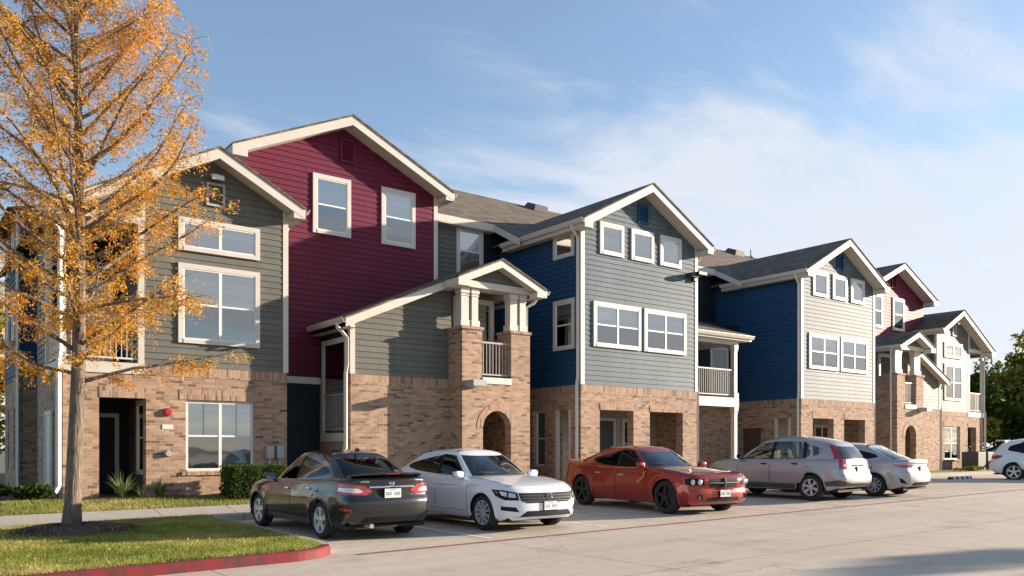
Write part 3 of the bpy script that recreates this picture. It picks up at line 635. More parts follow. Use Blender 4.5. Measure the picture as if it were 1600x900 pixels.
def end_half(near=True):
    """grey wing, burgundy gable and stair porch; built where it stands or mirrored for the far end"""
    # ---------------- grey wing
    yg = 20.3; P = FP(yg)
    GREY = M['grey']
    holes = [(3.82, 4.81, GB, 2.72)]
    brickwall(P, 3.1, 8.19, GB, 3.26, holes + [(5.69, 7.36, 1.02, 2.73)])
    soldier(P, 3.1, 8.19, 3.262, BT, .012); 
    soldier(P, 3.82, 4.81, 2.722, 2.96); soldier(P, 5.55, 7.5, 2.732, 2.97)
    sl = MB(); pbox(sl, P, 5.60, 7.45, -.1, .045, .93, 1.018); sl.build('window_sill', M['soldier'], BLD)
    window(P, 5.69, 7.36, 1.02, 2.73, 2, trim=.045, w0=-.12, grid=True)
    zr = lambda x: (8.74 - .51 * (x - 6.33) if x > 6.33 else 8.74 - .53 * (6.33 - x)) - .18
    lapwall(P, [[(4.75, BT), (8.19, BT), (8.19, zr(8.19)), (6.33, zr(6.33)), (4.75, zr(4.75))], [(3.1, 6.86), (4.75, 6.86), (4.75, zr(4.75)), (3.1, zr(3.1))]], GREY, label='grey siding wall with large white windows' if near else None)
    window(P, 5.51, 7.47, 6.26, 7.05, 2, rail=False); window(P, 5.51, 7.47, 4.07, 5.96, 2, grid=False)
    # gable vent and floodlight
    vent(P, 6.36 - .2, 6.36 + .24, 7.42, 7.98, M['grey'] if near else M['greybox'], M['greybox'])
    fl = MB(); fl.box(6.34, 6.42, yg - .12, yg - .002, 8.12, 8.2); fl.add([(6.22, yg - .3, 8.0), (6.52, yg - .3, 8.0), (6.55, yg - .12, 8.16), (6.19, yg - .12, 8.16), (6.22, yg - .26, 8.14), (6.52, yg - .26, 8.14)], [(0, 1, 2, 3), (0, 4, 5, 1), (4, 3, 2, 5), (0, 3, 4), (1, 5, 2)])
    flo = fl.build('floodlight', M['greybox'], BLD)
    le = MB(); le.add([(6.235, yg - .302, 8.012), (6.505, yg - .302, 8.012), (6.505, yg - .268, 8.125), (6.235, yg - .268, 8.125)], [(0, 1, 2, 3)]); le.build('lens', M['lampglass'], flo)
    cornerboard(8.19, yg, BT, zr(8.19) + .02, sx=-1)
    # sides
    lapwall(RP(8.19), [rect(yg, 21.4, BT, zr(8.19))], GREY); brickwall(RP(8.19), yg + .006, 21.4, GB, BT, name='brick_wall')
    # balcony at the outer corner, patio below
    hs = [(20.8, 21.25, GB, 2.72)]
    brickwall(LP(3.1), yg + .005, 24.0, GB, 3.26, hs); soldier(LP(3.1), yg, 24.0, 3.262, BT, .012)
    lapwall(LP(3.1), [rect(22.3, 24.0, BT, 6.9)], GREY); lapwall(BP(24.0), [rect(3.1, 8, GB, 6.9)], GREY)
    b = MB(); b.box(3.02, 4.78, yg - .03, yg + .1, 3.27, 3.52); b.box(3.02, 3.12, yg + .1, 22.3, 3.27, 3.52); b.build('balcony_beam', M['white'], BLD)
    slab(3.125, 4.75, yg + .105, 22.3, 3.28, 3.5)
    b = MB(); b.box(3.02, 4.78, yg - .03, yg + .1, 6.72, 6.9); b.box(3.02, 3.12, yg + .1, 22.3, 6.72, 6.9); b.build('balcony_header', M['white'], BLD)
    post(4.7, yg + .035, 3.522, 6.718, .13, False); post(3.09, yg + .035, 3.522, 6.718, .13, False); post(3.09, 22.2, 3.522, 6.718, .13, False)
    cb = MB(); cb.box(4.66, 4.78, yg - .032, yg - .003, 6.902, zr(4.72)); cb.build('corner_board', M['white'], BLD)
    railing(P, 3.16, 4.63, 3.52, 1.05, w=-.03, m='railw'); railing(LP(3.09), yg + .12, 22.12, 3.52, 1.05, m='railw')
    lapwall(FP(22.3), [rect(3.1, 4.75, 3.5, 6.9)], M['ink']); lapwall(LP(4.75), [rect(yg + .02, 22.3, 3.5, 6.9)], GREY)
    door(FP(22.28), 3.5, 4.4, 3.5, 5.6, M['whitedoor'])
    slab(3.12, 4.75, yg + .11, 22.3, 6.85, 6.88, 'ceil', 'balcony_ceiling')
    # patio
    lapwall(FP(22.6), [rect(3.1, 5.2, GB, 3.26)], M['ink']); lapwall(LP(4.95), [rect(yg + .28, 22.6, GB, 3.26)], M['grey'])
    door(FP(22.58), 4.25, 4.6, GB + .05, 2.35, M['ink']); window(LP(4.93), 20.75, 21.55, .95, 2.72, 1, trim=.09, dark=True)
    slab(3.1, 4.95, yg + .29, 22.6, GB - .1, GB + .03, 'deck', 'patio_floor')
    door(LP(3.08), 21.6, 22.3, .55, 2.35, M['whitedoor'])
    # wall fittings
    if near:
        fb = MB(); fb.revolve([(.0, .09), (.075, .085), (.095, .05), (.095, 0)], lambda r, h, t: (5.28 + r * math.cos(t), yg - h, 2.42 + r * math.sin(t)), 16); fb.build('alarm_bell', M['redbell'], BLD, smooth=True)
        pl = MB(); pl.box(5.16, 5.40, yg - .015, yg - .001, 2.02, 2.13); pl.build('address_plaque', M['plate'], BLD)
        hb = MB(); hb.revolve([(0, .1), (.06, .1), (.075, .05), (.085, 0)], lambda r, h, t: (5.28 + r * math.cos(t), yg - h, 1.45 + r * math.sin(t)), 14); hb.build('pipe_cover', M['greybox'], BLD, smooth=True)
        for x in (7.72, 7.98):
            e = MB(); e.box(x - .09, x + .09, yg - .12, yg - .001, 1.32, 1.64); e.box(x - .03, x + .03, yg - .06, yg - .002, .5, 1.32); e.build('meter_box', M['greybox'], BLD)
    # ---------------- roof of the grey wing
    gable_roof(2.75, 8.74 - .53 * 3.56, 6.33, 8.74, 8.47, 8.74 - .51 * 2.14, 19.78, 30, yg, 3.1, 8.19, gut=('L', 'R'), gy1=21.35)
    downspout([(2.74, 20.0, 6.78), (2.74, 20.0, 6.65), (3.04, 20.24, 6.3), (3.04, 20.24, 3.7), (3.0, 20.2, 3.45), (3.0, 20.2, .75), (2.9, 20.05, .6)])
    downspout([(8.6, 21.2, 7.55), (8.55, 21.25, 7.35), (8.3, 21.3, 7.15), (8.3, 21.3, .5)])
    # rear-left wing
    if near:
        brickwall(FP(26.0), 2.95, 8, GB, BT); brickwall(LP(2.95), 26.008, 29.6, GB, BT, [(26.9, 27.5, 1, 2.7), (28.3, 28.9, 1, 2.7)])
        lapwall(FP(26.0), [rect(2.95, 8, BT, 8)], M['blue']); lapwall(LP(2.95), [rect(26.0, 29.6, BT, 8)], M['blue'])
        lapwall(BP(29.6), [rect(2.95, 8, GB, 8)], M['blue'])
        for (a, c) in ((26.9, 27.5), (28.3, 28.9)): window(LP(2.95), a, c, 1, 2.7, 1, trim=.06, w0=-.1, dark=True); window(LP(2.95), a, c, 4.6, 6.1, 1); window(LP(2.95), a, c, 6.6, 7.7, 1)
        downspout([(2.88, 25.93, 8), (2.88, 25.93, .5)])
        rb = MB(); rb.add([(2.6, 25.6, 8.0), (8.4, 25.6, 8.0), (8.4, 30, 8.0), (2.6, 30, 8.0), (5, 27.8, 9.1), (8.4, 27.8, 9.1)], [(0, 1, 5, 4), (2, 3, 4, 5), (3, 0, 4), (0, 3, 2, 1), (1, 2, 5)]); rb.build('roof', M['shingle'], BLD)
    # ---------------- burgundy gable
    yb = 21.4; P = FP(yb)
    zrb = lambda x: 10.80 - .455 * abs(x - 10.31) - .2
    BURG = M['burg']
    lapwall(P, [[(7.35, BT), (13.37, BT), (13.37, zrb(13.37)), (10.31, zrb(10.31)), (7.35, zrb(7.35))]], BURG, label='burgundy gable wall')
    lapwall(RP(13.37), [rect(yb, 22.6, BT, zrb(13.37))], BURG); lapwall(LP(7.35), [rect(yb, 27, 7.5, zrb(7.35))], BURG)
    cornerboard(13.37, yb, 6.0, zrb(13.37) + .02, sx=-1)
    window(P, 9.36, 10.5, 7.51, 9.15, 1); window(P, 11.47, 12.6, 7.51, 9.17, 1)
    vent(P, 10.17, 10.6, 9.62, 10.28, BURG)
    gable_roof(6.98, 9.29, 10.31, 10.80, 13.64, 9.29, 20.82, 27.5, yb, 7.35, 13.37, gut=('R',), gy1=22.3)
    # base between grey wing and porch
    bb = MB(); pbox(bb, P, 8.19, 9.58, .002, .05, 3.34, 3.52); bb.build('band_board', M['white'], BLD)
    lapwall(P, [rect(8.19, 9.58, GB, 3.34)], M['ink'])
    # ---------------- stair porch with lean-to roof
    yp = 19.5; P = FP(yp)
    brickwall(P, 9.58, 12.62, GB, 3.24); soldier(P, 9.58, 12.57, 3.242, BT, .012)
    zlr = lambda x: 6.85 - .44 * (13.67 - x) - .2
    lapwall(P, [[(9.58, BT), (12.66, BT), (12.66, zlr(12.66)), (9.58, zlr(9.58))]], M['grey'])
    cornerboard(9.58, yp, BT, zlr(9.58) + .02)
    Pl = LP(9.58)
    brickwall(Pl, yp + .005, 21.4, GB, BT, [(19.78, 21.2, 1.9, BT)], soldier_top=False)
    lapwall(Pl, [rect(yp, 19.78, BT, 4.75), rect(21.2, 21.4, BT, 4.75), rect(19.78, 21.2, 4.45, 4.75)], M['ink'])
    f = MB(); pbox(f, Pl, 19.70, 19.82, -.03, .03, 1.98, 4.5); pbox(f, Pl, 21.1, 21.24, -.03, .03, 1.98, 4.5); pbox(f, Pl, 19.82, 21.1, -.03, .03, 4.36, 4.5); pbox(f, Pl, 19.70, 21.24, -.03, .05, 1.76, 1.98); f.build('opening_frame', M['white'], BLD)
    railing(Pl, 19.83, 21.09, 1.98, 1.05, .09, w=-.02)
    slab(9.6, 12.6, 19.8, 21.38, 1.7, 1.9); lapwall(LP(11.3), [rect(19.8, 21.38, 1.9, 5.2)], M['grey'])
    # tower
    yt = 18.8; P = FP(yt); x0, x1, a, c = 12.57, 14.93, 13.24, 14.25
    brickwall(P, x0, x1, GB, 3.38, arches=[(a + .02, c - .01, 2.14, GB)])
    ar = MB(); n = 18; rr = (c - a - .03) / 2; cu = (a + .02 + c - .01) / 2   # soldier ring round the arch
    for k in range(n):
        t0, t1 = PI * k / n, PI * (k + 1) / n
        q = [(cu - r_ * math.cos(t), 2.14 + r_ * math.sin(t)) for (r_, t) in ((rr, t0), (rr, t1), (rr + .21, t1), (rr + .21, t0))]
        ar.add([P(u, .012, z) for u, z in q] + [P(u, -.01, z) for u, z in q], [(0, 1, 2, 3), (0, 4, 5, 1), (2, 6, 7, 3)])
    ar.build('arch_course', M['soldier'], BLD)
    for (u0, u1) in ((x0, a), (c, x1)):
        pb = MB(); brickwall(P, u0, u1, 3.38, 4.86, depth=.66, mb=pb); pb.build('brick_pier', M['brick'], BLD)
        cp = MB(); cp.box(u0 - .04, u1 + .04, yt - .04, yt + .70, 4.862, 4.94); cp.build('pier_cap', M['soldier'], BLD)
        um = (u0 + u1) / 2
        post(um - .15, yt + .26, 4.942, 6.02, .25); post(um + .17, yt + .22, 4.942, 6.02, .21)
    sp = MB(); pbox(sp, P, a + .003, c - .003, -.1, .03, 3.382, 3.56); sp.build('balcony_beam', M['white'], BLD)
    railing(P, a + .01, c - .01, 3.55, 1.02, .1, w=-.12)
    slab(x0 + .02, x1 - .02, yt + .3, 21.35, 3.2, 3.48)
    brickwall(RP(x1), yt + .005, 21.3, GB, 4.86, name='brick_wall'); brickwall(LP(x0), yt + .005, yp, GB, 4.86, name='brick_wall')
    post(x1 - .16, 21.1, 4.86, 6.02, .22)
    lapwall(FP(21.0), [rect(x0, x1, GB, 6.3)], M['tan']); lapwall(RP(12.66), [rect(yp, 21.0, 3.4, 6.3)], M['tan'])
    door(FP(20.98), 13.3, 14.15, 3.5, 5.55, M['black']); 
    of = MB(); of.box(13.0, 13.14, 19.9, 20.0, 3.48, 5.8); of.box(14.3, 14.44, 19.9, 20.0, 3.48, 5.8); of.box(13.0, 14.44, 19.9, 20.0, 5.8, 5.95); of.build('inner_frame', M['white'], BLD)
    bm = MB(); bm.box(x0 - .02, x1 + .02, yt - .02, yt + .5, 6.022, 6.2); bm.box(x1 - .3, x1 + .02, yt + .5, 21.3, 6.022, 6.2); bm.build('porch_beam', M['white'], BLD)
    lapwall(FP(yt + .02), [[(x0, 6.2), (x1, 6.2), (13.67 + .05, 6.72)]], M['grey'])
    slab(x0, x1, yt + .5, 21.0, 6.2, 6.23, 'ceil', 'porch_ceiling')
    # porch roofs: gable in front, long lean-to slope behind
    gable_roof(12.2, 6.21, 13.67, 6.85, 15.26, 6.17, 18.42, 22.55, yt, x0, x1, gut=('R',), fa=.2, gy1=22.4)
    lr = MB(); xa, za, xb, zb = 9.28, 6.85 - .44 * (13.67 - 9.28), 13.6, 6.85 - .44 * .07
    lr.add([(xa, 19.12, za), (xb, 19.12, zb), (xb, 22.55, zb), (xa, 21.4, za), (xa, 19.12, za - .05), (xb, 19.12, zb - .05), (xb, 22.55, zb - .05), (xa, 21.4, za - .05)],
           [(0, 1, 2, 3), (7, 6, 5, 4), (0, 4, 5, 1), (3, 2, 6, 7), (0, 3, 7, 4), (1, 5, 6, 2)])
    lro = lr.build('roof', M['shingle'], BLD)
    fa = MB(); xb2 = 12.5; zb2 = 6.85 - .44 * (13.67 - xb2)
    fa.add([(xa, 19.15, za - .053), (xb2, 19.15, zb2 - .053), (xb2, 19.15, zb2 - .27), (xa, 19.15, za - .27), (xa, 19.19, za - .053), (xb2, 19.19, zb2 - .053), (xb2, 19.19, zb2 - .27), (xa, 19.19, za - .27)],
           [(0, 1, 2, 3), (7, 6, 5, 4), (0, 4, 5, 1), (3, 2, 6, 7), (0, 3, 7, 4), (1, 5, 6, 2)])
    fa.build('fascia', M['white'], lro)
    so = MB(); so.add([(xa, 19.19, za - .22), (xb, 19.19, zb - .22), (xb, yp + .02, zb - .22), (xa, yp + .02, za - .22)], [(3, 2, 1, 0)]); so.add([(xa, 19.19, za - .26), (9.6, 19.19, za - .26), (9.6, 21.4, za - .26), (xa, 21.4, za - .26)], [(0, 1, 2, 3)]); so.build('soffit', M['cream'], lro)
    gt = MB(); prof = [(0, 0), (0, -.125), (.075, -.125), (.095, -.085), (.125, -.02), (.125, 0), (.115, 0), (.115, -.018), (.085, -.08), (.07, -.112), (.012, -.112), (.012, 0)]
    gt.prism([(xa - p[0] - .001, za - .03 + p[1]) for p in prof], lambda p, q: (p[0], q, p[1]), 19.12, 21.36); gt.build('gutter', M['gutter'], BLD)
    downspout([(9.21, 19.5, za - .14), (9.21, 19.5, za - .24), (9.5, 19.52, za - .5), (9.5, 19.52, 3.75), (9.44, 19.5, 3.5), (9.44, 19.5, .5)])
    downspout([(15.3, 18.9, 6.02), (15.2, 18.95, 5.85), (15.0, 19.05, 5.7), (14.99, 19.05, .5)])
    # porch wall lamp
    lm = MB(); lm.box(12.66, 13.1, yt - .42, yt - .001, 3.28, 3.44); lmo = lm.build('wall_lamp', M['greybox'], BLD)
    ll = MB(); ll.box(12.7, 13.06, yt - .38, yt - .05, 3.262, 3.279); ll.build('lens', M['lampglass'], lmo)

def blue_wing(second=False):
    yf = 18.5; P = FP(yf); x0, x1 = 16.65, 21.9
    front = M['bluegrey']
    brickwall(P, x0, x1, GB, 3.24, [(17.42, 18.88, GB, 2.76), (19.62, 21.2, GB, 2.76)])
    soldier(P, x0, x1, 3.242, BT, .012); soldier(P, 17.42, 18.88, 2.762, 2.98); soldier(P, 19.62, 21.2, 2.762, 2.98)
    xp = 19.24; zr = lambda x: 9.93 - .54 * abs(x - xp) - .2
    lapwall(P, [[(x0, BT), (x1, BT), (x1, zr(x1)), (xp, zr(xp)), (x0, zr(x0))]], front, label=('blue grey gable wall' if not second else None))
    for a in (17.39, 18.74, 20.06): window(P, a, a + 1.02, 7.53, 8.52, 1, rail=False)
    window(P, 17.12, 19.17, 4.68, 6.06, 2); window(P, 19.32, 21.32, 4.68, 6.06, 2)
    vent(P, 19.05, 19.5, 8.75, 9.36, M['blue'])
    cornerboard(x0, yf, BT, zr(x0) + .05, .13); cornerboard(x1, yf, BT, zr(x1) + .05, sx=-1)
    # left side
    S = LP(x0)
    hs = [(18.95, 19.68, GB, 2.76)] + ([(20.2, 20.8, 1.0, 2.8)] if not second else [(20.33, 21.26, GB, 2.4)])
    brickwall(S, yf + .005, 22.6, GB, 3.24, hs); soldier(S, yf, 22.6, 3.242, BT, .012)
    lapwall(S, [rect(yf, 22.6, BT, 8.5)], M['blue'])
    brickwall(RP(x1), yf + .005, 22.6, GB, BT); lapwall(RP(x1), [rect(yf, 22.6, BT, 8.5)], M['blue'])
    if not second:
        window(S, 18.76, 19.74, 7.42, 8.5, 1, rail=False); window(S, 18.74, 19.74, 4.6, 6.14, 1, blindfrac=.5); window(S, 20.2, 20.8, 1.0, 2.8, 1, trim=.05, w0=-.15, dark=True)
    else:
        d = MB(); pbox(d, S, 20.33, 21.26, -.16, -.12, GB, 2.4); d.build('door', M['door'], BLD)
    f = MB(); pbox(f, S, 18.95, 19.05, -.1, .02, GB, 2.76); pbox(f, S, 19.58, 19.68, -.1, .02, GB, 2.76); f.build('opening_frame', M['white'], BLD)
    # patio behind the brick openings
    lapwall(FP(20.1), [rect(x0 + .28, x1 - .28, GB, 3.26)], M['tan']); slab(x0 + .28, x1 - .28, yf + .29, 20.1, GB - .1, GB + .03, 'deck', 'patio_floor'); slab(x0 + .28, x1 - .28, yf + .29, 20.1, 3.0, 3.1, 'ceil', 'patio_ceiling')
    door(FP(20.08), 18.7, 19.5, GB, 2.5, M['black']); window(FP(20.08), 19.9, 21.1, .9, 2.6, 2, trim=.09, dark=True)
    gable_roof(16.34, 8.38, xp, 9.93, 22.14, 8.38, 17.98, 25, yf, x0, x1, gut=('L', 'R'), gy1=22.05)
    downspout([(16.31, 18.55, 8.26), (16.33, 18.55, 8.15), (16.58, 18.57, 7.9), (16.58, 18.57, 3.75), (16.53, 18.56, 3.5), (16.53, 18.56, .5)])
    downspout([(22.2, 18.55, 8.26), (22.18, 18.55, 8.15), (21.98, 18.57, 7.9), (21.98, 18.57, 3.75), (22.03, 18.56, 3.5), (22.03, 18.56, .5)])
    # strips of the main roof running down to the wing's eaves
    for (xa, xb, xe) in ((16.2, 18.2, 16.2), (22.32, 20.3, 22.32)):
        r = MB(); zt_ = lambda y: 9.05 + .52 * (y - 22.3)
        r.add([(xa, 20.95, zt_(20.95)), (xb, 20.95, zt_(20.95)), (xb, 22.35, zt_(22.35)), (xa, 22.35, zt_(22.35)), (xa, 20.95, zt_(20.95) - .05), (xb, 20.95, zt_(20.95) - .05), (xb, 22.35, zt_(22.35) - .05), (xa, 22.35, zt_(22.35) - .05)], [(0, 1, 2, 3), (7, 6, 5, 4), (0, 4, 5, 1), (0, 3, 7, 4)])
        ro = r.build('roof', M['shingle'], BLD)
        sg = -1 if xe < 19 else 1
        f = MB(); f.add([(xe + sg * dx, y, zt_(y) - dz) for dx in (0.001, .035) for y in (20.9, 22.28) for dz in (.03, .25)], [(0, 1, 3, 2), (4, 6, 7, 5), (0, 2, 6, 4), (1, 5, 7, 3), (0, 4, 5, 1), (2, 3, 7, 6)])
        f.build('fascia', M['white'], ro)
    if not second:
        w = MB(); w.box(21.62, 21.8, yf - .14, yf - .02, 7.2, 7.5); w.box(21.3, 21.62, yf - .34, yf - .06, 7.28, 7.42); w.box(21.5, 21.9, yf - .45, yf - .14, 7.36, 7.46)
        w.build('floodlight', M['black'], BLD)

# near end, both blue wings, far end
end_half(True)
blue_wing(False)
XF[0] = lambda p: (p[0] + 11.3, p[1], p[2]); XF[1] = False
blue_wing(True)
XF[0] = lambda p: (50.6 - p[0], p[1], p[2]); XF[1] = True
end_half(False)
XF[0] = lambda p: p; XF[1] = False

# recess walls on the third floor, main roof
ym = 22.6
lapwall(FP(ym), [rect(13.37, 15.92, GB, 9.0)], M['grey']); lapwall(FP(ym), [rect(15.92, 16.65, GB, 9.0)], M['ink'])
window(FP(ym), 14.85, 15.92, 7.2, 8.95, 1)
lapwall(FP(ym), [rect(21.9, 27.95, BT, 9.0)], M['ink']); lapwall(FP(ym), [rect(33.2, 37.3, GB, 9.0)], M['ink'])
lapwall(FP(28.0), [rect(11.7, 38.9, 9.0, 9.4)], M['grey']); lapwall(BP(34.0), [rect(11.7, 38.9, GB, 9.0)], M['grey'])
for x in (11.7, 38.9):
    lapwall(LP(x) if x < 20 else RP(x), [[(22.6, 6.5), (34, 6.5), (34, 9.0), (28.2, 11.9), (22.6, 9.0)]], M['burg'])
    lapwall(LP(x) if x < 20 else RP(x), [rect(24.0, 34, GB, 6.5)], M['grey'])
b = MB(); zE, zR_ = 9.05, 9.05 + .52 * 5.9
b.add([(11.5, 22.3, zE), (39.1, 22.3, zE), (39.1, 28.2, zR_), (11.5, 28.2, zR_), (39.1, 34.4, zE - .15), (11.5, 34.4, zE - .15),
       (11.5, 22.3, zE - .05), (39.1, 22.3, zE - .05), (39.1, 34.4, zE - .2), (11.5, 34.4, zE - .2)], [(0, 1, 2, 3), (3, 2, 4, 5), (0, 6, 7, 1), (5, 4, 8, 9), (6, 9, 8, 7), (0, 3, 5, 9, 6), (1, 7, 8, 4, 2)])
MR = b.build('main_roof', M['shingle'], BLD)
for (a, c) in ((13.4, 16.22), (22.3, 27.52), (33.6, 37.3)): f = MB(); f.box(a, c, 22.26, 22.299, zE - .24, zE - .02); f.box(a, c, 22.27, 22.6, zE - .27, zE - .241); f.build('fascia', M['white'], MR)
def roof_pt(x, t): y = 22.3 + 5.9 * t; return x, y, zE + .52 * 5.9 * t
for (x, t, k) in ((14.3, .95, 'p'), (16.5, .9, 'v'), (15.9, .78, 'p'), (22.3, .9, 'v'), (26.3, .96, 'p'), (27.6, .9, 'v'), (32, .9, 'p'), (36, .93, 'v'), (37.5, .95, 'p')):
    x, y, z = roof_pt(x, t); q = MB()
    if k == 'p': q.tube([(x, y, z - .1), (x, y, z + .42)], .05, 10); q.revolve([(.05, .12), (.14, 0)], lambda r, h, a: (x + r * math.cos(a), y + r * math.sin(a), z + h), 12); q.build('vent_pipe', M['greybox'], MR, smooth=True)
    else:
        q.add([(x - .38, y - .3, z - .14), (x + .38, y - .3, z - .14), (x + .38, y + .4, z + .2), (x - .38, y + .4, z + .2), (x - .34, y - .34, z + .12), (x + .34, y - .34, z + .12), (x + .34, y + .2, z + .34), (x - .34, y + .2, z + .34)],
              [(0, 3, 2, 1), (4, 5, 6, 7), (0, 1, 5, 4), (1, 2, 6, 5), (2, 3, 7, 6), (3, 0, 4, 7)]); q.build('roof_vent', M['greyplastic'], MR)

# two storey balcony between the blue wings
by, bx0, bx1 = 19.45, 21.93, 25.3
slab(bx0, bx1 - .02, by + .08, 21.4, 3.18, 3.44)
b = MB(); b.box(bx0, bx1, by - .04, by + .08, 3.12, 3.46); b.box(bx1 - .02, bx1 + .08, by - .04, 21.4, 3.12, 3.46); b.build('balcony_beam', M['white'], BLD)
post(bx1 - .1, by + .06, 3.462, 5.42, .17); post(bx1 - .1, by + .06, GB, 3.118, .17); post(bx0 + .14, by + .06, 3.462, 5.42, .1, False)
railing(FP(by), bx0 + .18, bx1 - .2, 3.46, 1.05, .1, w=-.05); railing(RP(bx1), by + .2, 21.35, 3.46, 1.05, .1, w=0)
b = MB(); b.box(bx0, bx1 + .06, by - .02, by + .14, 5.422, 5.62); b.box(bx1 - .1, bx1 + .06, by + .14, 21.4, 5.422, 5.62); b.build('balcony_header', M['white'], BLD)
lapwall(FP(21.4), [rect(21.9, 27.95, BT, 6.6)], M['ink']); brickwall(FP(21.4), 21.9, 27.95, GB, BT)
door(FP(21.38), 26.2, 27.1, 3.5, 5.55, M['greybox']); door(FP(21.38), 24.2, 24.95, GB, 2.5, M['greybox'])
slab(bx0, bx1, by, 21.4, 5.6, 5.615, 'ceil', 'balcony_ceiling')
slab(21.9, 27.95, 21.1, 22.4, 3.2, 3.46, 'deck')
b = MB(); xe = bx1 + .42
top = [(bx0 - .03, by - .36, 5.78), (xe, by - .36, 5.78), (xe - 1.5, 22.58, 7.05), (bx0 - .03, 22.58, 7.05), (xe, 22.58, 5.78)]
b.add(top + [(p[0], p[1], p[2] - .05) for p in top], [(0, 1, 2, 3), (1, 4, 2), (5, 8, 7, 6), (0, 5, 6, 1), (1, 6, 9, 4)])
br_ = b.build('roof', M['shingle'], BLD)
b = MB(); b.box(bx0, xe - .002, by - .34, by - .3, 5.55, 5.728); b.box(xe - .04, xe - .002, by - .3, 22.55, 5.55, 5.728); b.box(bx0, xe - .04, by - .3, 22.5, 5.545, 5.56); b.build('fascia', M['white'], br_)
g = MB(); prof = [(0, 0), (0, -.125), (.075, -.125), (.095, -.085), (.125, -.02), (.125, 0), (.115, 0), (.115, -.018), (.085, -.08), (.07, -.112), (.012, -.112), (.012, 0)]
g.prism([(by - .342 - p[0], 5.74 + p[1]) for p in prof], lambda p, a: (a, p[0], p[1]), bx0, xe + .03); g.build('gutter', M['gutter'], BLD)
downspout([(22.08, 19.02, 5.62), (22.08, 19.1, 5.45), (22.04, 19.36, 5.25), (22.04, 19.36, .5)])
# chair and table left on the balcony
ch = empty('balcony_chair', (22.9, 20.3, 3.44), 'dark slatted chair standing behind the balcony railing between the blue wings', 'chair')
b = MB(); b.box(22.65, 23.15, 20.05, 20.55, 3.86, 3.9); b.build('seat', M['black'], ch)
b = MB(); b.box(22.66, 23.14, 20.53, 20.57, 3.9, 4.38); b.build('backrest', M['black'], ch)
for (x, y) in ((22.68, 20.08), (23.12, 20.08), (22.68, 20.52), (23.12, 20.52)):
    b = MB(); b.box(x - .02, x + .02, y - .02, y + .02, 3.44, 3.86); b.build('leg', M['black'], ch)

# ------------------------------------------------------------------ cars (local frame: x forward, y left, z up)
def pchip(tab):
    xs = [p[0] for p in tab]; ys = [p[1] for p in tab]; n = len(xs)
    if xs[0] > xs[-1]: xs = xs[::-1]; ys = ys[::-1]
    h = [xs[i + 1] - xs[i] for i in range(n - 1)]; d = [(ys[i + 1] - ys[i]) / h[i] for i in range(n - 1)]; m = [0] * n
    m[0], m[-1] = d[0], d[-1]
    for i in range(1, n - 1):
        if d[i - 1] * d[i] > 0: w1, w2 = 2 * h[i] + h[i - 1], h[i] + 2 * h[i - 1]; m[i] = (w1 + w2) / (w1 / d[i - 1] + w2 / d[i])
    def f(x):
        if x <= xs[0]: return ys[0]
        if x >= xs[-1]: return ys[-1]
        i = 0
        while x > xs[i + 1]: i += 1
        t = (x - xs[i]) / h[i]; t2, t3 = t * t, t * t * t
        return (2 * t3 - 3 * t2 + 1) * ys[i] + (t3 - 2 * t2 + t) * h[i] * m[i] + (-2 * t3 + 3 * t2) * ys[i + 1] + (t3 - t2) * h[i] * m[i + 1]
    return f
def catmull(P, u):
    n = len(P); i = max(0, min(n - 2, int(math.floor(u)))); t = u - i
    p0 = P[i - 1] if i > 0 else (2 * P[0][0] - P[1][0], 2 * P[0][1] - P[1][1]) if False else P[max(i - 1, 0)]
    if i == 0: p0 = (P[1][0], -P[1][1])
    p1, p2 = P[i], P[i + 1]
    p3 = P[i + 2] if i + 2 < n else (P[n - 2][0], -P[n - 2][1])
    return tuple(.5 * ((2 * p1[k]) + (-p0[k] + p2[k]) * t + (2 * p0[k] - 5 * p1[k] + 4 * p2[k] - p3[k]) * t * t + (-p0[k] + 3 * p1[k] - 3 * p2[k] + p3[k]) * t ** 3) for k in (0, 1))
def sstep(t): t = clampf(t); return t * t * (3 - 2 * t)

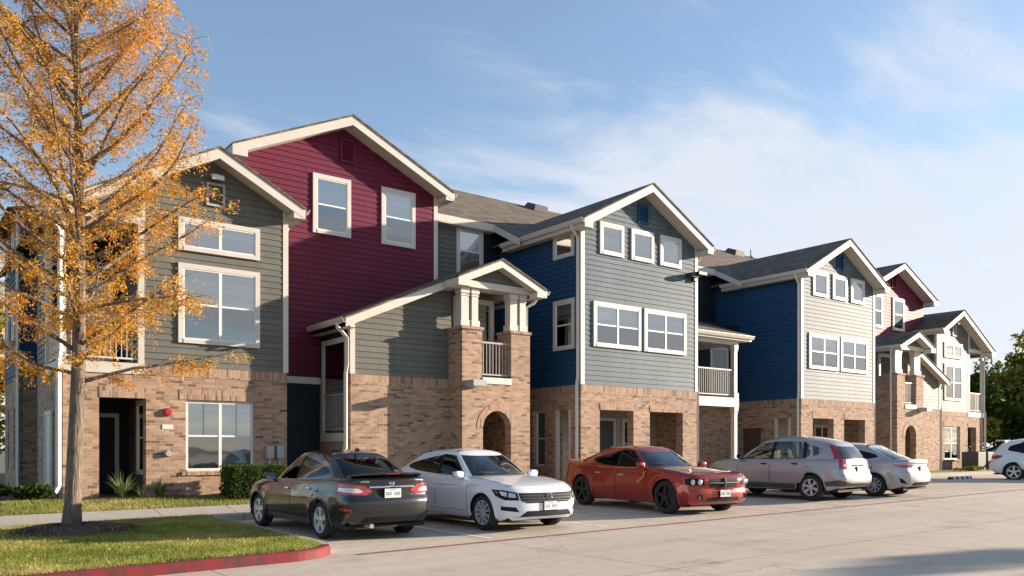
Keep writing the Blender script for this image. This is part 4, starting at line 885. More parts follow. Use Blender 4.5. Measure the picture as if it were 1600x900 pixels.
class Tub:
    def __init__(s, sp):
        s.sp = sp; xf, xr, W = sp['xf'], sp['xr'], sp['W']; bf, brr = sp.get('bowf', .16), sp.get('bowr', .10)
        pl = [(xf, 0), (xf - bf * .18, W * .38), (xf - bf * .55, W * .66), (xf - bf * 1.25, W * .86), (xf - bf * 2.6, W * .965), (xf - .95, W * .995), (xf - 1.5, W), (0, W), (xr + 1.3, W), (xr + .75, W * .99),
              (xr + brr * 2.6 + .05, W * .955), (xr + brr * 1.1, W * .86), (xr + brr * .45, W * .64), (xr + brr * .12, W * .36), (xr, 0)]
        dense = [catmull(pl, (len(pl) - 1) * i / 900) for i in range(901)]
        L_ = [0]
        for a, b in zip(dense, dense[1:]): L_.append(L_[-1] + math.hypot(b[0] - a[0], b[1] - a[1]))
        s.d, s.L, s.H = dense, L_, L_[-1]
        s.zs, s.zb, s.cr = pchip(sp['zs']), pchip(sp['zb']), pchip(sp['crown'])
        s.fp, s.rp, s.ins = pchip(sp['fp']), pchip(sp['rp']), pchip(sp['ins'])
        s.W = W; s.wb = sp['wb'] / 2; s.R = sp['R']; s.Ra = sp['R'] + sp.get('gap', .055)
    def base(s, a):
        sg = 1 if a >= 0 else -1; a = min(abs(a), s.H); lo, hi = 0, 900
        while hi - lo > 1:
            m = (lo + hi) // 2
            if s.L[m] <= a: lo = m
            else: hi = m
        t = (a - s.L[lo]) / max(1e-9, s.L[hi] - s.L[lo]); p, q = s.d[lo], s.d[hi]
        return p[0] + (q[0] - p[0]) * t, sg * (p[1] + (q[1] - p[1]) * t)
    def a_of_x(s, x):
        lo, hi = 0., s.H
        for _ in range(40):
            m = (lo + hi) / 2
            if s.base(m)[0] > x: lo = m
            else: hi = m
        return lo
    def zt(s, x, y): return s.zs(x) + s.cr(x) * (1 - min(1, abs(y) / s.W) ** 2.2)
    def S(s, a, c):
        x, y = s.base(a); xf, xr = s.sp['xf'], s.sp['xr']
        wf = sstep((x - (xf - .85)) / .75); wr = sstep(((xr + .85) - x) / .75)
        x2 = x + s.fp(c) * wf - s.rp(c) * wr
        y2 = y * (1 - s.ins(c) / s.W)
        zb_ = s.zb(x); z = zb_ + (s.zt(x2, y2) - zb_) * c
        for xa in (s.wb, -s.wb):
            r = math.hypot(x2 - xa, z - s.R) - s.Ra
            if abs(r) < .3 and abs(y2) > s.W * .6: y2 += math.copysign(.022 * math.exp(-(r / .07) ** 2), y2)
        return Vector((x2, y2, z))
    def Sz(s, a, z):
        x, y = s.base(a); zb_ = s.zb(x); c = clampf((z - zb_) / (s.zt(x, y) - zb_))
        for _ in range(3):
            p = s.S(a, c); c = clampf(c + (z - p.z) / (s.zt(x, y) - zb_))
        return s.S(a, c)
    def nrm(s, a, z):
        e = .012; p = s.Sz(a, z); q = s.Sz(a + e, z); r = s.Sz(a, z + e)
        if (r - p).length < 1e-5: r = p + Vector((0, 0, e))
        n = (q - p).cross(r - p)
        n.normalize(); 
        if n.x * p.x * .4 + n.y * p.y < 0: n = -n
        return n
    def build(s, b):
        N = 2 * 150; levels = [0, .04, .1, .16, .22, .28, .34, .40, .46, .52, .58, .64, .70, .76, .82, .87, .91, .94, .965, .985, 1.0]
        K = len(levels); idx = {}; V = []; H2 = s.H
        half = [s.H * i / 150 for i in range(151)]
        alist = half + [-h for h in half[-2:0:-1]]
        for i, a in enumerate(alist):
            for k, c in enumerate(levels):
                p = s.S(a, c)
                for xa in (s.wb, -s.wb):
                    dx, dz = p.x - xa, p.z - s.R; r = math.hypot(dx, dz)
                    if abs(p.y) > s.W * .6 and abs(r - s.Ra) < .022 and r > 0: p.x = xa + dx / r * s.Ra; p.z = s.R + dz / r * s.Ra
                V.append(p)
        F = []; n = len(alist)
        for i in range(n):
            j = (i + 1) % n
            for k in range(K - 1):
                f = (i * K + k, j * K + k, j * K + k + 1, i * K + k + 1)
                c = (V[f[0]] + V[f[1]] + V[f[2]] + V[f[3]]) / 4
                if abs(c.y) > s.W * .6 and any(math.hypot(c.x - xa, c.z - s.R) < s.Ra for xa in (s.wb, -s.wb)): continue
                F.append(f)
        # deck
        base = len(V); D = 12
        for i in range(151):
            p = V[i * K + K - 1]
            for j in range(D + 1):
                y = p.y * (1 - 2 * j / D); V.append(Vector((p.x, y, s.zt(p.x, y) if 0 < j < D else p.z)))
        for i in range(150):
            for j in range(D): F.append((base + i * (D + 1) + j, base + (i + 1) * (D + 1) + j, base + (i + 1) * (D + 1) + j + 1, base + i * (D + 1) + j + 1))
        b.add(V, F)

class House:      # greenhouse
    def __init__(s, sp, tub):
        s.B, s.T, s.types = sp['B'], sp['T'], sp['types']; s.zr = pchip(sp['zr']); s.tub = tub; s.bul = sp.get('bulge', .02); s.crn = sp.get('rcrown', .035); s.n = len(s.B) - 1; s.drop = sp.get('drop', .03)
        s.WT = max(p[1] for p in s.T); s.sink = sp.get('sink', .015)
    def S(s, u, d, side=1):
        b = catmull(s.B, u); t = catmull(s.T, u)
        zb = s.tub.zt(b[0], b[1]) - s.sink; zt = s.zr(t[0]) - s.drop
        e = d + .25 * d * (1 - d) * 0
        x = b[0] + (t[0] - b[0]) * e; y = b[1] + (t[1] - b[1]) * e; z = zb + (zt - zb) * e
        k = s.bul * 4 * d * (1 - d); c = Vector((x + .4, y, 0)); 
        if c.length > 0: c.normalize(); x += c.x * k; y += c.y * k
        return Vector((x, side * y, z))
    def patches(s):
        """yield (type, interval start, interval end)"""
        out = []; i = 0
        while i < s.n:
            j = i
            while j + 1 < s.n and s.types[j + 1] == s.types[i]: j += 1
            out.append((s.types[i], i, j + 1)); i = j + 1
        return out
    def grid(s, b, u0, u1, d0, d1, side, mi=0, off=0.0):
        nu = max(2, int((u1 - u0) * 12)); nd = 8; k = len(b.v)
        D0 = d0 if callable(d0) else (lambda u: d0); D1 = d1 if callable(d1) else (lambda u: d1)
        V = []
        for i in range(nu + 1):
            for j in range(nd + 1): uu = u0 + (u1 - u0) * i / nu; V.append(s.S(uu, D0(uu) + (D1(uu) - D0(uu)) * j / nd, side))
        F = [(i * (nd + 1) + j, (i + 1) * (nd + 1) + j, (i + 1) * (nd + 1) + j + 1, i * (nd + 1) + j + 1) for i in range(nu) for j in range(nd)]
        if side < 0: F = [f[::-1] for f in F]
        b.add(V, F, mi)
    def roof(s, b, mi=0):
        n = s.n * 8; D = 14; V = []
        for i in range(n + 1):
            t = s.S(s.n * i / n, 1)
            for j in range(D + 1):
                q = -math.cos(PI * j / D); y = -t.y * q
                edge = 1 - abs(q) ** 4
                zz = (s.zr(t.x) + s.crn * (1 - (abs(y) / s.WT) ** 2) - s.drop * 1.0)
                e2 = t.z + (s.zr(t.x) - s.drop - t.z)
                V.append((t.x, y, t.z + (s.drop * .9 + s.crn) * (max(0, 1 - (abs(y) / s.WT) ** 2.6) - max(0, 1 - (abs(t.y) / s.WT) ** 2.6))))
        F = [(i * (D + 1) + j, (i + 1) * (D + 1) + j, (i + 1) * (D + 1) + j + 1, i * (D + 1) + j + 1) for i in range(n) for j in range(D)]
        b.add(V, F, mi)

def sub_quads(poly, step=.05):
    """fill a 2D polygon with small triangles"""
    pts = []
    for i in range(len(poly)):
        a, c = Vector(poly[i]), Vector(poly[(i + 1) % len(poly)]); m = max(1, int((c - a).length / step))
        for k in range(m): pts.append(a + (c - a) * k / m)
    nb = len(pts); edges = [(i, (i + 1) % nb) for i in range(nb)]
    xs_ = [p.x for p in pts]; ys_ = [p.y for p in pts]
    def inside(x, y):
        r = False
        for i in range(nb):
            p, q = pts[i], pts[(i + 1) % nb]
            if (p.y > y) != (q.y > y) and x < (q.x - p.x) * (y - p.y) / (q.y - p.y) + p.x: r = not r
        return r
    x = min(xs_) + step * .5
    while x < max(xs_):
        y = min(ys_) + step * .5
        while y < max(ys_):
            if inside(x, y) and min((Vector((x, y)) - p).length for p in pts) > step * .45: pts.append(Vector((x, y)))
            y += step
        x += step
    v, e, f, *_ = delaunay_2d_cdt(pts, edges, [list(range(nb))], 1, 1e-6)
    return v, f, nb
def patch(b, tub, poly, off=.004, rear=False, rim=.012, mi=0, step=.05):
    """polygon in (arc length, z) laid on the body skin, proud by off"""
    v, f, nb = sub_quads(poly, step)
    V = []
    for p in v:
        a = p.x
        if rear: a = (tub.H - abs(a)) * (1 if a >= 0 else -1)
        q = tub.Sz(a, p.y); V.append(q + tub.nrm(a, p.y) * off)
    b.add(V, [tuple(t) for t in f], mi)
    ed = {}
    for t in f:
        for i in range(len(t)):
            k = (t[i], t[(i + 1) % len(t)]); ed[tuple(sorted(k))] = ed.get(tuple(sorted(k)), 0) + 1
    rimE = [k for k, c in ed.items() if c == 1]; vv = set(i for k in rimE for i in k); base = len(b.v); mp_ = {}
    for i in vv:
        p = v[i]; a = p.x
        if rear: a = (tub.H - abs(a)) * (1 if a >= 0 else -1)
        mp_[i] = len(b.v); b.v.append(tuple(V[i] - tub.nrm(a, p.y) * (off + rim)))
    off0 = base - len(V)
    for (i, j) in rimE: b.f.append((off0 + i, off0 + j, mp_[j], mp_[i])); b.m.append(mi)

def mirror(poly): return [(-a, z) for a, z in poly[::-1]]

def wheel(parent, x, y, R, width, style, sgn):
    """tyre, rim and dark brake disc; axle along y, sgn the outward side"""
    fn = lambda r, h, t: (x + r * math.cos(t), y + sgn * h, R + r * math.sin(t))
    rr = R * (.70 if style['big'] else .645); hw = width / 2
    b = MB(); b.revolve([(rr, -hw * .9), (rr + .02, -hw), (R - .035, -hw), (R - .01, -hw + .02), (R, -hw + .045), (R, hw - .045), (R - .01, hw - .02), (R - .035, hw), (rr + .02, hw), (rr, hw * .92), (rr - .004, hw * .7), (rr - .004, -hw * .8)], fn, 44, closed=True)
    w_ = b.build('wheel', M['tyre'], parent, smooth=True, raw=True)
    b = MB(); b.revolve([(rr - .002, hw * .9), (rr - .02, hw * .88), (rr - .028, hw * .6), (rr - .03, -hw * .7)], fn, 44)
    n = style['n']; tw = style['w']
    def pt(r, ang, h): return fn(r, h, ang)
    for k in range(n):
        a0 = 2 * PI * k / n + .3
        for da in style.get('pair', (0,)):
            a = a0 + da
            ri, ro = .045, rr - .015
            wi, wo = tw * .9, tw * style.get('flare', 1.0)
            q = []
            for (r, ww, h) in ((ri, wi, hw * .80), (ro, wo, hw * .86)):
                for sg in (-1, 1):
                    aa = math.atan2(sg * ww / 2, r); rad = math.hypot(r, ww / 2)
                    q.append((rad, a + aa, h)); q.append((rad, a + aa * .8, h - .035))
            vs = [pt(r, t, h) for (r, t, h) in q]      # in: L top,L bot,R top,R bot ; out same
            b.add(vs, [(0, 4, 6, 2), (1, 3, 7, 5), (0, 1, 5, 4), (2, 6, 7, 3)])
    b.revolve([(0, hw * .86), (.03, hw * .86), (.05, hw * .80), (.062, hw * .5)], fn, 20)
    b.build('rim', M[style['m']], w_, smooth=True, sharp=30, raw=True)
    b = MB(); b.revolve([(0, hw * .25), (rr * .72, hw * .25), (rr - .03, hw * .0), (rr - .03, -hw * .6), (0, -hw * .6)], fn, 28); b.build('brake_disc', M['brake'], w_, smooth=True, raw=True)
    return w_

def ellipsoid(b, c, r, n=14, m=8, power=1.0, mi=0):
    V = []; 
    for i in range(m + 1):
        t = PI * i / m
        for j in range(n):
            p = 2 * PI * j / n; sp = lambda q: math.copysign(abs(q) ** power, q)
            V.append((c[0] + r[0] * sp(math.sin(t) * math.cos(p)), c[1] + r[1] * sp(math.sin(t) * math.sin(p)), c[2] + r[2] * sp(math.cos(t))))
    b.add(V, [(i * n + j, i * n + (j + 1) % n, (i + 1) * n + (j + 1) % n, (i + 1) * n + j) for i in range(m) for j in range(n)], mi)

def make_car(sp, front, rear_, heading, label, cat='car', group='cars parked in the bays along the kerb', simple=False):
    """front / rear_: ground points under the front and rear axle centres"""
    f3 = Vector((front[0], front[1], sp.get('gz_f', pave(*front)))); r3 = Vector((rear_[0], rear_[1], sp.get('gz_r', pave(*rear_))))
    mid = (f3 + r3) / 2; d = (f3 - r3).normalized()
    root = empty('parked_car', mid, label, cat, group, local=True)
    root.rotation_euler = (0, -math.asin(d.z), math.atan2(d.y, d.x))
    tub = Tub(sp); hs = House(sp['house'], tub); PM = M[sp['paint']]; W, R = sp['W'], sp['R']
    b = MB(); tub.build(b)
    # body-coloured parts of the greenhouse
    d0, d1 = sp['house'].get('d0', .04), sp['house'].get('d1', .92)
    k0, k1 = sp['house'].get('taper', (.22, .50)); pts_ = [p for p in hs.patches() if p[0] in ('side', 'pillar')]; us, ue = pts_[0][1], pts_[-1][2]
    sd0 = lambda u: d0 + k0 * clampf((u - us) / (ue - us)) ** 7
    sd1 = lambda u: d1 - k1 * clampf((u - us) / (ue - us)) ** 5 - .05 * (1 - clampf((u - us) / (ue - us))) ** 3
    for side in (1, -1):
        for (t, u0, u1) in hs.patches():
            if t in ('paint',): hs.grid(b, u0, u1, 0, 1, side)
            elif t in ('side', 'pillar'): hs.grid(b, u0, u1, 0, sd0, side); hs.grid(b, u0, u1, sd1, 1, side)
            else: hs.grid(b, u0, u1, 0, d0, side); hs.grid(b, u0, u1, d1, 1, side)
    hs.roof(b)
    for xa in (tub.wb, -tub.wb):
        for sg in (1, -1):
            pts = []
            for i in range(33):
                t = -.45 + (PI + .9) * i / 32; x = xa + tub.Ra * math.cos(t); z = R + tub.Ra * math.sin(t)
                if z < tub.zb(x) + .01: continue
                p = tub.Sz(tub.a_of_x(x), z); pts.append((x, sg * (abs(p.y) - .004), z))
            b.tube(pts, .021, 6)
    body = b.build('body', PM, root, smooth=True, sharp=38, raw=True)
    # glass and pillars
    names = {'front': 'windscreen', 'side': 'side_window', 'rear': 'rear_window', 'pillar': 'door_pillar', 'lamp': 'tail_light'}
    mats = {'front': M[sp.get('gfront', 'glassw')], 'side': M[sp.get('gside', 'glassd')], 'rear': M[sp.get('grear', 'glassd')], 'pillar': M['plastic'], 'lamp': M['redlens']}
    for (t, u0, u1) in hs.patches():
        if t == 'paint': continue
        if t in ('front', 'rear'):
            g = MB(); hs.grid(g, u0, u1, d0, d1, 1); hs.grid(g, u0, u1, d0, d1, -1); g.build(names[t], mats[t], root, smooth=True, sharp=None, raw=True)
        else:
            for side in (1, -1):
                q0, q1 = (sd0, sd1) if t != 'lamp' else (0.0, d1); g = MB(); hs.grid(g, u0, u1, q0, q1, side); g.build(names[t], mats[t], root, smooth=True, sharp=None, raw=True)
    # arch liners and underbody
    b = MB()
    for xa in (tub.wb, -tub.wb):
        for sg in (1, -1):
            n = 18; V = []
            for i in range(n + 1):
                t = -.35 + (PI + .7) * i / n; x = xa + (tub.Ra - .001) * math.cos(t); z = max(.16, R + (tub.Ra - .001) * math.sin(t))
                V += [(x, sg * (W - .015), z), (x, sg * (W - .36), z)]
            b.add(V, [(2 * i, 2 * i + 2, 2 * i + 3, 2 * i + 1) for i in range(n)])
            b.add([(xa - tub.Ra, sg * (W - .36), .16), (xa + tub.Ra, sg * (W - .36), .16), (xa + tub.Ra, sg * (W - .36), R + tub.Ra), (xa - tub.Ra, sg * (W - .36), R + tub.Ra)], [(0, 1, 2, 3)])
    zu = sp.get('zu', .2)
    b.box(sp['xr'] + .25, sp['xf'] - .25, -W + .12, W - .12, zu, zu + .06)
    b.build('underbody', M['seam'], root, raw=True)
    # wheels
    tr = sp.get('track', W - .115)
    for xa in (tub.wb, -tub.wb):
        for sg in (1, -1): wheel(root, xa, sg * tr, R, sp.get('tw', .215), sp['rimstyle'], sg)
    # doors with a dark gap around each
    for (xa, xb, zlo, xa2) in sp['doors']:
        for sg in (1, -1):
            za = lambda x: tub.zt(x, W) - .065
            aF, aR, aR2 = tub.a_of_x(xa), tub.a_of_x(xb), tub.a_of_x(xa2)
            poly = [(aF, zlo), (aR, zlo), (aR2, zlo + (za(xb) - zlo) * .55), (aR2, za(xb))] + [(aR2 + (aF - aR2) * k / 6, za(xb + (xa - xb) * k / 6)) for k in range(1, 7)]
            cx_ = sum(p[0] for p in poly) / len(poly); cz_ = sum(p[1] for p in poly) / len(poly)
            big = [(p[0] + math.copysign(.011, p[0] - cx_), p[1] + (.004 if p[1] > cz_ else -.008)) for p in poly]
            if sg < 0: poly, big = mirror(poly), mirror(big)
            q = MB(); patch(q, tub, poly, .0045, step=.07); dr = q.build('door', PM, root, smooth=True, sharp=40, raw=True)
            q = MB(); patch(q, tub, big, .0012, rim=.01, step=.09); q.build('door_seam', M['seam'], dr, raw=True)
            if not simple:
                ah = tub.a_of_x(xb + .17) * sg; zh = za(xb) - sp.get('hz', .10); p = tub.Sz(ah, zh); nn = tub.nrm(ah, zh); h = MB()
                ellipsoid(h, p + nn * .012, (.10, .024, .020), 12, 6, .6); h.build('handle', M[sp.get('handle', sp['paint'])], dr, smooth=True, raw=True)
    # mirrors
    mx_, my_, mz_ = sp['mirror']
    for sg in (1, -1):
        m_ = MB(); ellipsoid(m_, (mx_, sg * (my_ + .11), mz_), (.06, .115, .068), 16, 10, .75); m_.box(mx_ - .03, mx_ + .04, sg * (my_ - .08), sg * (my_ + .06), mz_ - .075, mz_ - .045)
        mo = m_.build('wing_mirror', M[sp.get('mirrorm', sp['paint'])], root, smooth=True, raw=True)
        g = MB(); g.add([(mx_ - .073, sg * (my_ + .02), mz_ - .05), (mx_ - .073, sg * (my_ + .2), mz_ - .05), (mx_ - .073, sg * (my_ + .2), mz_ + .055), (mx_ - .073, sg * (my_ + .02), mz_ + .055)], [(0, 1, 2, 3)]); g.build('mirror_glass', M['chrome'], mo, raw=True)
    # cabin: tray, dashboard, seats, steering wheel
    hb = sp['house']['B']; q = MB(); n = 60; rings = [.97, .8, .5, .2, .02]; V = []
    for k in rings:
        for i in range(n):
            uu = 2 * hs.n * i / n; sg = 1 if uu <= hs.n else -1; uu = uu if uu <= hs.n else 2 * hs.n - uu
            p = catmull(hb, uu); x = -.25 + (p[0] + .25) * k; y = sg * p[1] * k; V.append((x, y, tub.zt(x, y) + .006))
    q.add(V, [(r * n + i, r * n + (i + 1) % n, (r + 1) * n + (i + 1) % n, (r + 1) * n + i) for r in range(len(rings) - 1) for i in range(n)])
    q.build('cabin_floor', M['cabin'], root, smooth=True, raw=True)
    cm = M[sp.get('cabin', 'cabin')]; zs0 = tub.zt(0, 0)
    for (x, y) in ((sp.get('seatx', .05), .37), (sp.get('seatx', .05), -.37), (sp.get('seatx', .05) - .92, .40), (sp.get('seatx', .05) - .92, -.40)):
        q = MB(); ellipsoid(q, (x - .05, y, zs0 + .05), (.09, .23, .26), 14, 8, .6); ellipsoid(q, (x - .10, y, zs0 + .37), (.055, .13, .09), 12, 8, .7); q.box(x - .11, x - .09, y - .05, y + .05, zs0 + .2, zs0 + .34); q.build('seat', cm, root, smooth=True, raw=True)
    q = MB(); xd = hb[0][0] - .35; ellipsoid(q, (xd, 0, tub.zt(xd, 0) + .01), (.24, .62, .07), 16, 8, .6); q.build('dashboard', M['cabin'], root, smooth=True, raw=True)
    q = MB(); V = []; n = 20
    for i in range(n):
        t = 2 * PI * i / n; V.append((xd - .24 - .06 * math.sin(t), .37 + .18 * math.cos(t), zs0 + .08 + .17 * math.sin(t)))
    q.tube(V + [V[0]], .016, 6); q.build('steering_wheel', M['plastic'], root, smooth=True, raw=True)
    return root, tub, hs, body

def add_patch(root, tub, name, m, polys, off=.006, rear=False, mirrored=True, sep=True, step=.05, parent=None):
    """polys given for the left side; the mirrored twin becomes an object of its own"""
    out = []
    for sg in ((1, -1) if mirrored else (1,)):
        q = MB()
        for pl in polys: patch(q, tub, pl if sg > 0 else mirror(pl), off, rear, step=step)
        out.append(q.build(name, M[m] if isinstance(m, str) else m, parent or root, smooth=True, sharp=40, raw=True))
    return out
def plate(root, tub, z, rear, off=.03, holder='plastic', w=.155, h=.075):
    a = tub.H if rear else 0; p = tub.Sz(a, z); sg = -1 if rear else 1; x = p.x + sg * off
    q = MB(); q.box(x - .012 * sg, x, -w - .012, w + .012, z - h - .012, z + h + .012); po = q.build('number_plate_holder', M[holder], root, raw=True)
    q = MB(); q.box(x, x + .004 * sg, -w, w, z - h, z + h); pl = q.build('number_plate', M['plate'], po, raw=True)
    q = MB()
    for k in range(7):
        if k == 3: continue
        y = -w * .78 + k * w * .26; q.box(x + .004 * sg, x + .0055 * sg, y - .014, y + .014, z - h * .5, z + h * .3)
    q.box(x + .004 * sg, x + .0055 * sg, -w * .4, w * .4, z + h * .62, z + h * .82)
    q.build('plate_marks', M['plateink'], pl, raw=True)
def bar(root, pts, r, m, name, n=8, parent=None):
    q = MB(); q.tube(pts, r, n); return q.build(name, M[m], parent or root, smooth=True, raw=True)
def on_front(tub, y, z, off=0.0):
    """front skin point at lateral y"""
    lo, hi = 0., 1.4
    for _ in range(30):
        m = (lo + hi) / 2
        if abs(tub.Sz(m, z).y) < abs(y): lo = m
        else: hi = m
    a = lo if y >= 0 else -lo; p = tub.Sz(a, z); return p + tub.nrm(a, z) * off
def on_rear(tub, y, z, off=0.0):
    lo, hi = 0., 1.4
    for _ in range(30):
        m = (lo + hi) / 2
        if abs(tub.Sz(tub.H - m, z).y) < abs(y): lo = m
        else: hi = m
    a = (tub.H - lo) * (1 if y >= 0 else -1); p = tub.Sz(a, z); return p + tub.nrm(a, z) * off

TY = ['front', 'front', 'paint', 'side', 'pillar', 'side', 'paint', 'paint', 'rear', 'rear']
INS = [(0, .10), (.1, .045), (.22, .02), (.4, .004), (.6, .0), (.70, .006), (.74, .018), (.88, .035), (.95, .06), (1, .105)]
CR = [(2.4, .0), (2.0, .03), (1.2, .045), (.6, .03), (-1.4, .03), (-2.0, .03), (-2.4, .01)]
def sedan(**k):
    d = dict(xf=2.28, xr=-2.34, W=.88, wb=2.70, R=.318, paint='p_dark', bowf=.17, bowr=.11,
             zs=[(2.28, .66), (2.05, .76), (1.6, .86), (1.1, .925), (.7, .945), (0, .955), (-1.0, .985), (-1.7, 1.02), (-2.15, 1.03), (-2.34, 1.01)],
             zb=[(2.28, .24), (1.9, .2), (0, .21), (-1.9, .22), (-2.34, .30)], crown=CR,
             fp=[(0, -.09), (.12, -.02), (.3, 0), (.5, -.015), (.7, -.05), (.9, -.13), (1, -.24)],
             rp=[(0, -.12), (.15, -.03), (.3, 0), (.5, 0), (.56, -.03), (.62, -.06), (.85, -.07), (.96, -.06), (1, -.09)], ins=INS,
             doors=[(.86, -.16, .34, -.16), (-.19, -1.06, .34, -1.28)], mirror=(.70, .80, 1.0), rimstyle=dict(n=5, w=.05, pair=(-.16, .16), m='rim', big=True),
             house=dict(types=TY,
                        B=[(1.06, 0), (1.0, .40), (.80, .67), (.66, .735), (-.16, .765), (-.25, .765), (-1.52, .73), (-1.68, .68), (-1.78, .61), (-1.90, .36), (-1.94, 0)],
                        T=[(.24, 0), (.22, .30), (.12, .49), (.03, .53), (-.22, .565), (-.30, .565), (-.98, .545), (-1.04, .52), (-1.06, .46), (-1.12, .28), (-1.14, 0)],
                        zr=[(.3, 1.395), (0, 1.455), (-.35, 1.48), (-.75, 1.462), (-1.15, 1.395)]))
    h = k.pop('house', {}); d['house'].update(h); d.update(k); return d

# ---- graphite sedan, tail to the camera
sp = sedan(xf=2.28, xr=-2.34, hz=.09, handle='chrome')
root, tub, hs, body = make_car(sp, (6.66, 15.82), (6.72, 13.12), 1, 'dark graphite sedan parked tail out, nearest car to the lawn corner')
TR = [(.36, .83), (.47, .765), (.80, .775), (1.03, .80), (1.13, .93), (1.0, .955), (.70, .94), (.50, .915)]
tl = add_patch(root, tub, 'tail_light', 'redlens', [TR], .012, True)
for k, t in enumerate(tl):
    pl = [(.52, .82), (.60, .80), (.80, .81), (1.0, .835), (.98, .885), (.80, .885), (.62, .875)]
    q = MB(); patch(q, tub, pl if k == 0 else mirror(pl), .016, True); q.build('reverse_lens', M['clearlens'], t, smooth=True, raw=True)
add_patch(root, tub, 'boot_recess', 'plastic', [[(-.34, .70), (.34, .70), (.40, .88), (-.40, .88)]], .004, True, False)
bar(root, [on_rear(tub, y, .895, .018) for y in fr(-.42, .42, 10)], .020, 'chrome', 'chrome_strip')
plate(root, tub, .79, True, .035)
for sg in (1, -1):
    q = MB(); pl = [(.74, .50), (.98, .52), (.98, .56), (.74, .54)]; patch(q, tub, pl if sg > 0 else mirror(pl), .006, True); q.build('reflector', M['redlens'], root, smooth=True, raw=True)
add_patch(root, tub, 'bumper_valance', 'plastic', [[(-.62, .31), (.62, .31), (.50, .40), (-.50, .40)]], .006, True, False)
add_patch(root, tub, 'boot_seam', 'seam', [[(-.60, .615), (.60, .615), (.60, .622), (-.60, .622)]], .002, True, False)
q = MB(); V = []
for i, y in enumerate(fr(-.66, .66, 16)):
    e = abs(y) / .66; x = -2.20 + .16 * e ** 3; V += [(x + .16, y, 1.075 - .02 * e), (x + .02, y, 1.135 - .03 * e ** 2), (x - .10, y, 1.125 - .03 * e ** 2), (x - .09, y, 1.105 - .03 * e ** 2), (x, y, 1.06 - .02 * e)]
q.add(V, [(i * 5 + k, (i + 1) * 5 + k, (i + 1) * 5 + (k + 1) % 5, i * 5 + (k + 1) % 5) for i in range(16) for k in range(5)] + [(0, 1, 2, 3, 4), (84, 83, 82, 81, 80)])
spo = q.build('spoiler', M['p_dark'], root, smooth=True, raw=True)
q = MB(); q.box(-2.305, -2.296, -.13, .13, 1.108, 1.122); q.build('brake_light', M['redlens'], spo, raw=True)
bar(root, [(-2.15, .42, .27), (-2.36, .42, .265)], .038, 'metal', 'exhaust_pipe', 12)
q = MB(); c = on_rear(tub, 0, .955, .008); q.revolve([(.034, 0), (.042, .006), (.05, 0)], lambda r, h, t: (c.x - h, r * math.cos(t), c.z + r * .8 * math.sin(t)), 20); q.box(c.x - .006, c.x, -.05, .05, c.z - .008, c.z + .008); q.build('badge', M['chrome'], root, raw=True)
q = MB(); ellipsoid(q, (-1.05, 0, 1.50), (.09, .025, .035), 10, 6); q.build('aerial_fin', M['p_dark'], root, smooth=True, raw=True)
q = MB(); c = on_rear(tub, .47, .985, .006); 
for k in range(6): q.box(c.x - .004, c.x + .002, c.y - .1 + k * .035, c.y - .08 + k * .035, c.z - .012, c.z + .012)
q.build('name_badge', M['chrome'], root, raw=True)

# ---- white sedan, nose to the camera
sp = sedan(xf=2.22, xr=-2.46, W=.90, wb=2.686, R=.325, paint='p_white', gfront='glassw', gside='glassd', bowf=.15, handle='p_white', mirrorm='p_white', mirror=(.66, .82, 1.0), hz=.10,
           zs=[(2.22, .72), (2.05, .79), (1.6, .88), (1.1, .94), (.7, .955), (0, .965), (-1.0, .985), (-1.8, 1.03), (-2.25, 1.04), (-2.46, 1.02)],
           fp=[(0, -.07), (.10, -.01), (.3, 0), (.5, 0), (.72, -.02), (.9, -.07), (1, -.16)],
           rimstyle=dict(n=10, w=.026, pair=(-.05, .05), m='rim', big=True),
           house=dict(B=[(1.04, 0), (.98, .40), (.78, .68), (.64, .75), (-.18, .78), (-.27, .78), (-1.60, .745), (-1.78, .68), (-1.88, .60), (-2.0, .36), (-2.04, 0)],
                      T=[(.22, 0), (.2, .30), (.10, .50), (.01, .54), (-.24, .575), (-.32, .575), (-1.0, .55), (-1.06, .52), (-1.08, .46), (-1.14, .28), (-1.16, 0)],
                      zr=[(.3, 1.40), (0, 1.44), (-.35, 1.46), (-.8, 1.445), (-1.25, 1.39)]))
root, tub, hs, body = make_car(sp, (9.60, 12.42), (9.50, 15.10), -1, 'white sedan parked nose out between the graphite and the red cars')
add_patch(root, tub, 'radiator_grille', 'plastic', [[(-.62, .575), (-.50, .525), (.50, .525), (.62, .575), (.67, .705), (-.67, .705)]], .006, False, False)
for z in (.555, .605, .655, .70):
    bar(root, [on_front(tub, y, z, .010) for y in fr(-.6, .6, 14)], .0048, 'slat', 'grille_slat', 6)
hl = add_patch(root, tub, 'headlight', 'plastic', [[(.655, .575), (.69, .71), (.95, .755), (1.27, .755), (1.15, .655), (.92, .58)]], .007)
for k, h in enumerate(hl):
    for pl in ([(.71, .62), (.73, .69), (.85, .71), (.85, .63)], [(.88, .635), (.88, .715), (1.04, .735), (.99, .66)]):
        q = MB(); patch(q, tub, pl if k == 0 else mirror(pl), .013, step=.03); q.build('lamp_lens', M['clearlens'], h, smooth=True, raw=True)
    q = MB(); pl = [(1.06, .68), (1.10, .725), (1.19, .738), (1.12, .69)]; patch(q, tub, pl if k == 0 else mirror(pl), .011, step=.03); q.build('marker_lens', M['amber'], h, smooth=True, raw=True)
add_patch(root, tub, 'lower_intake', 'plastic', [[(-.66, .285), (.66, .285), (.50, .385), (-.50, .385)]], .005, False, False)
add_patch(root, tub, 'fog_opening', 'plastic', [[(.66, .37), (1.02, .40), (1.0, .47), (.72, .455)]], .005)
for z in (.277,): bar(root, [on_front(tub, y, z, .008) for y in fr(-.72, .72, 14)], .008, 'chrome', 'chrome_trim', 6)
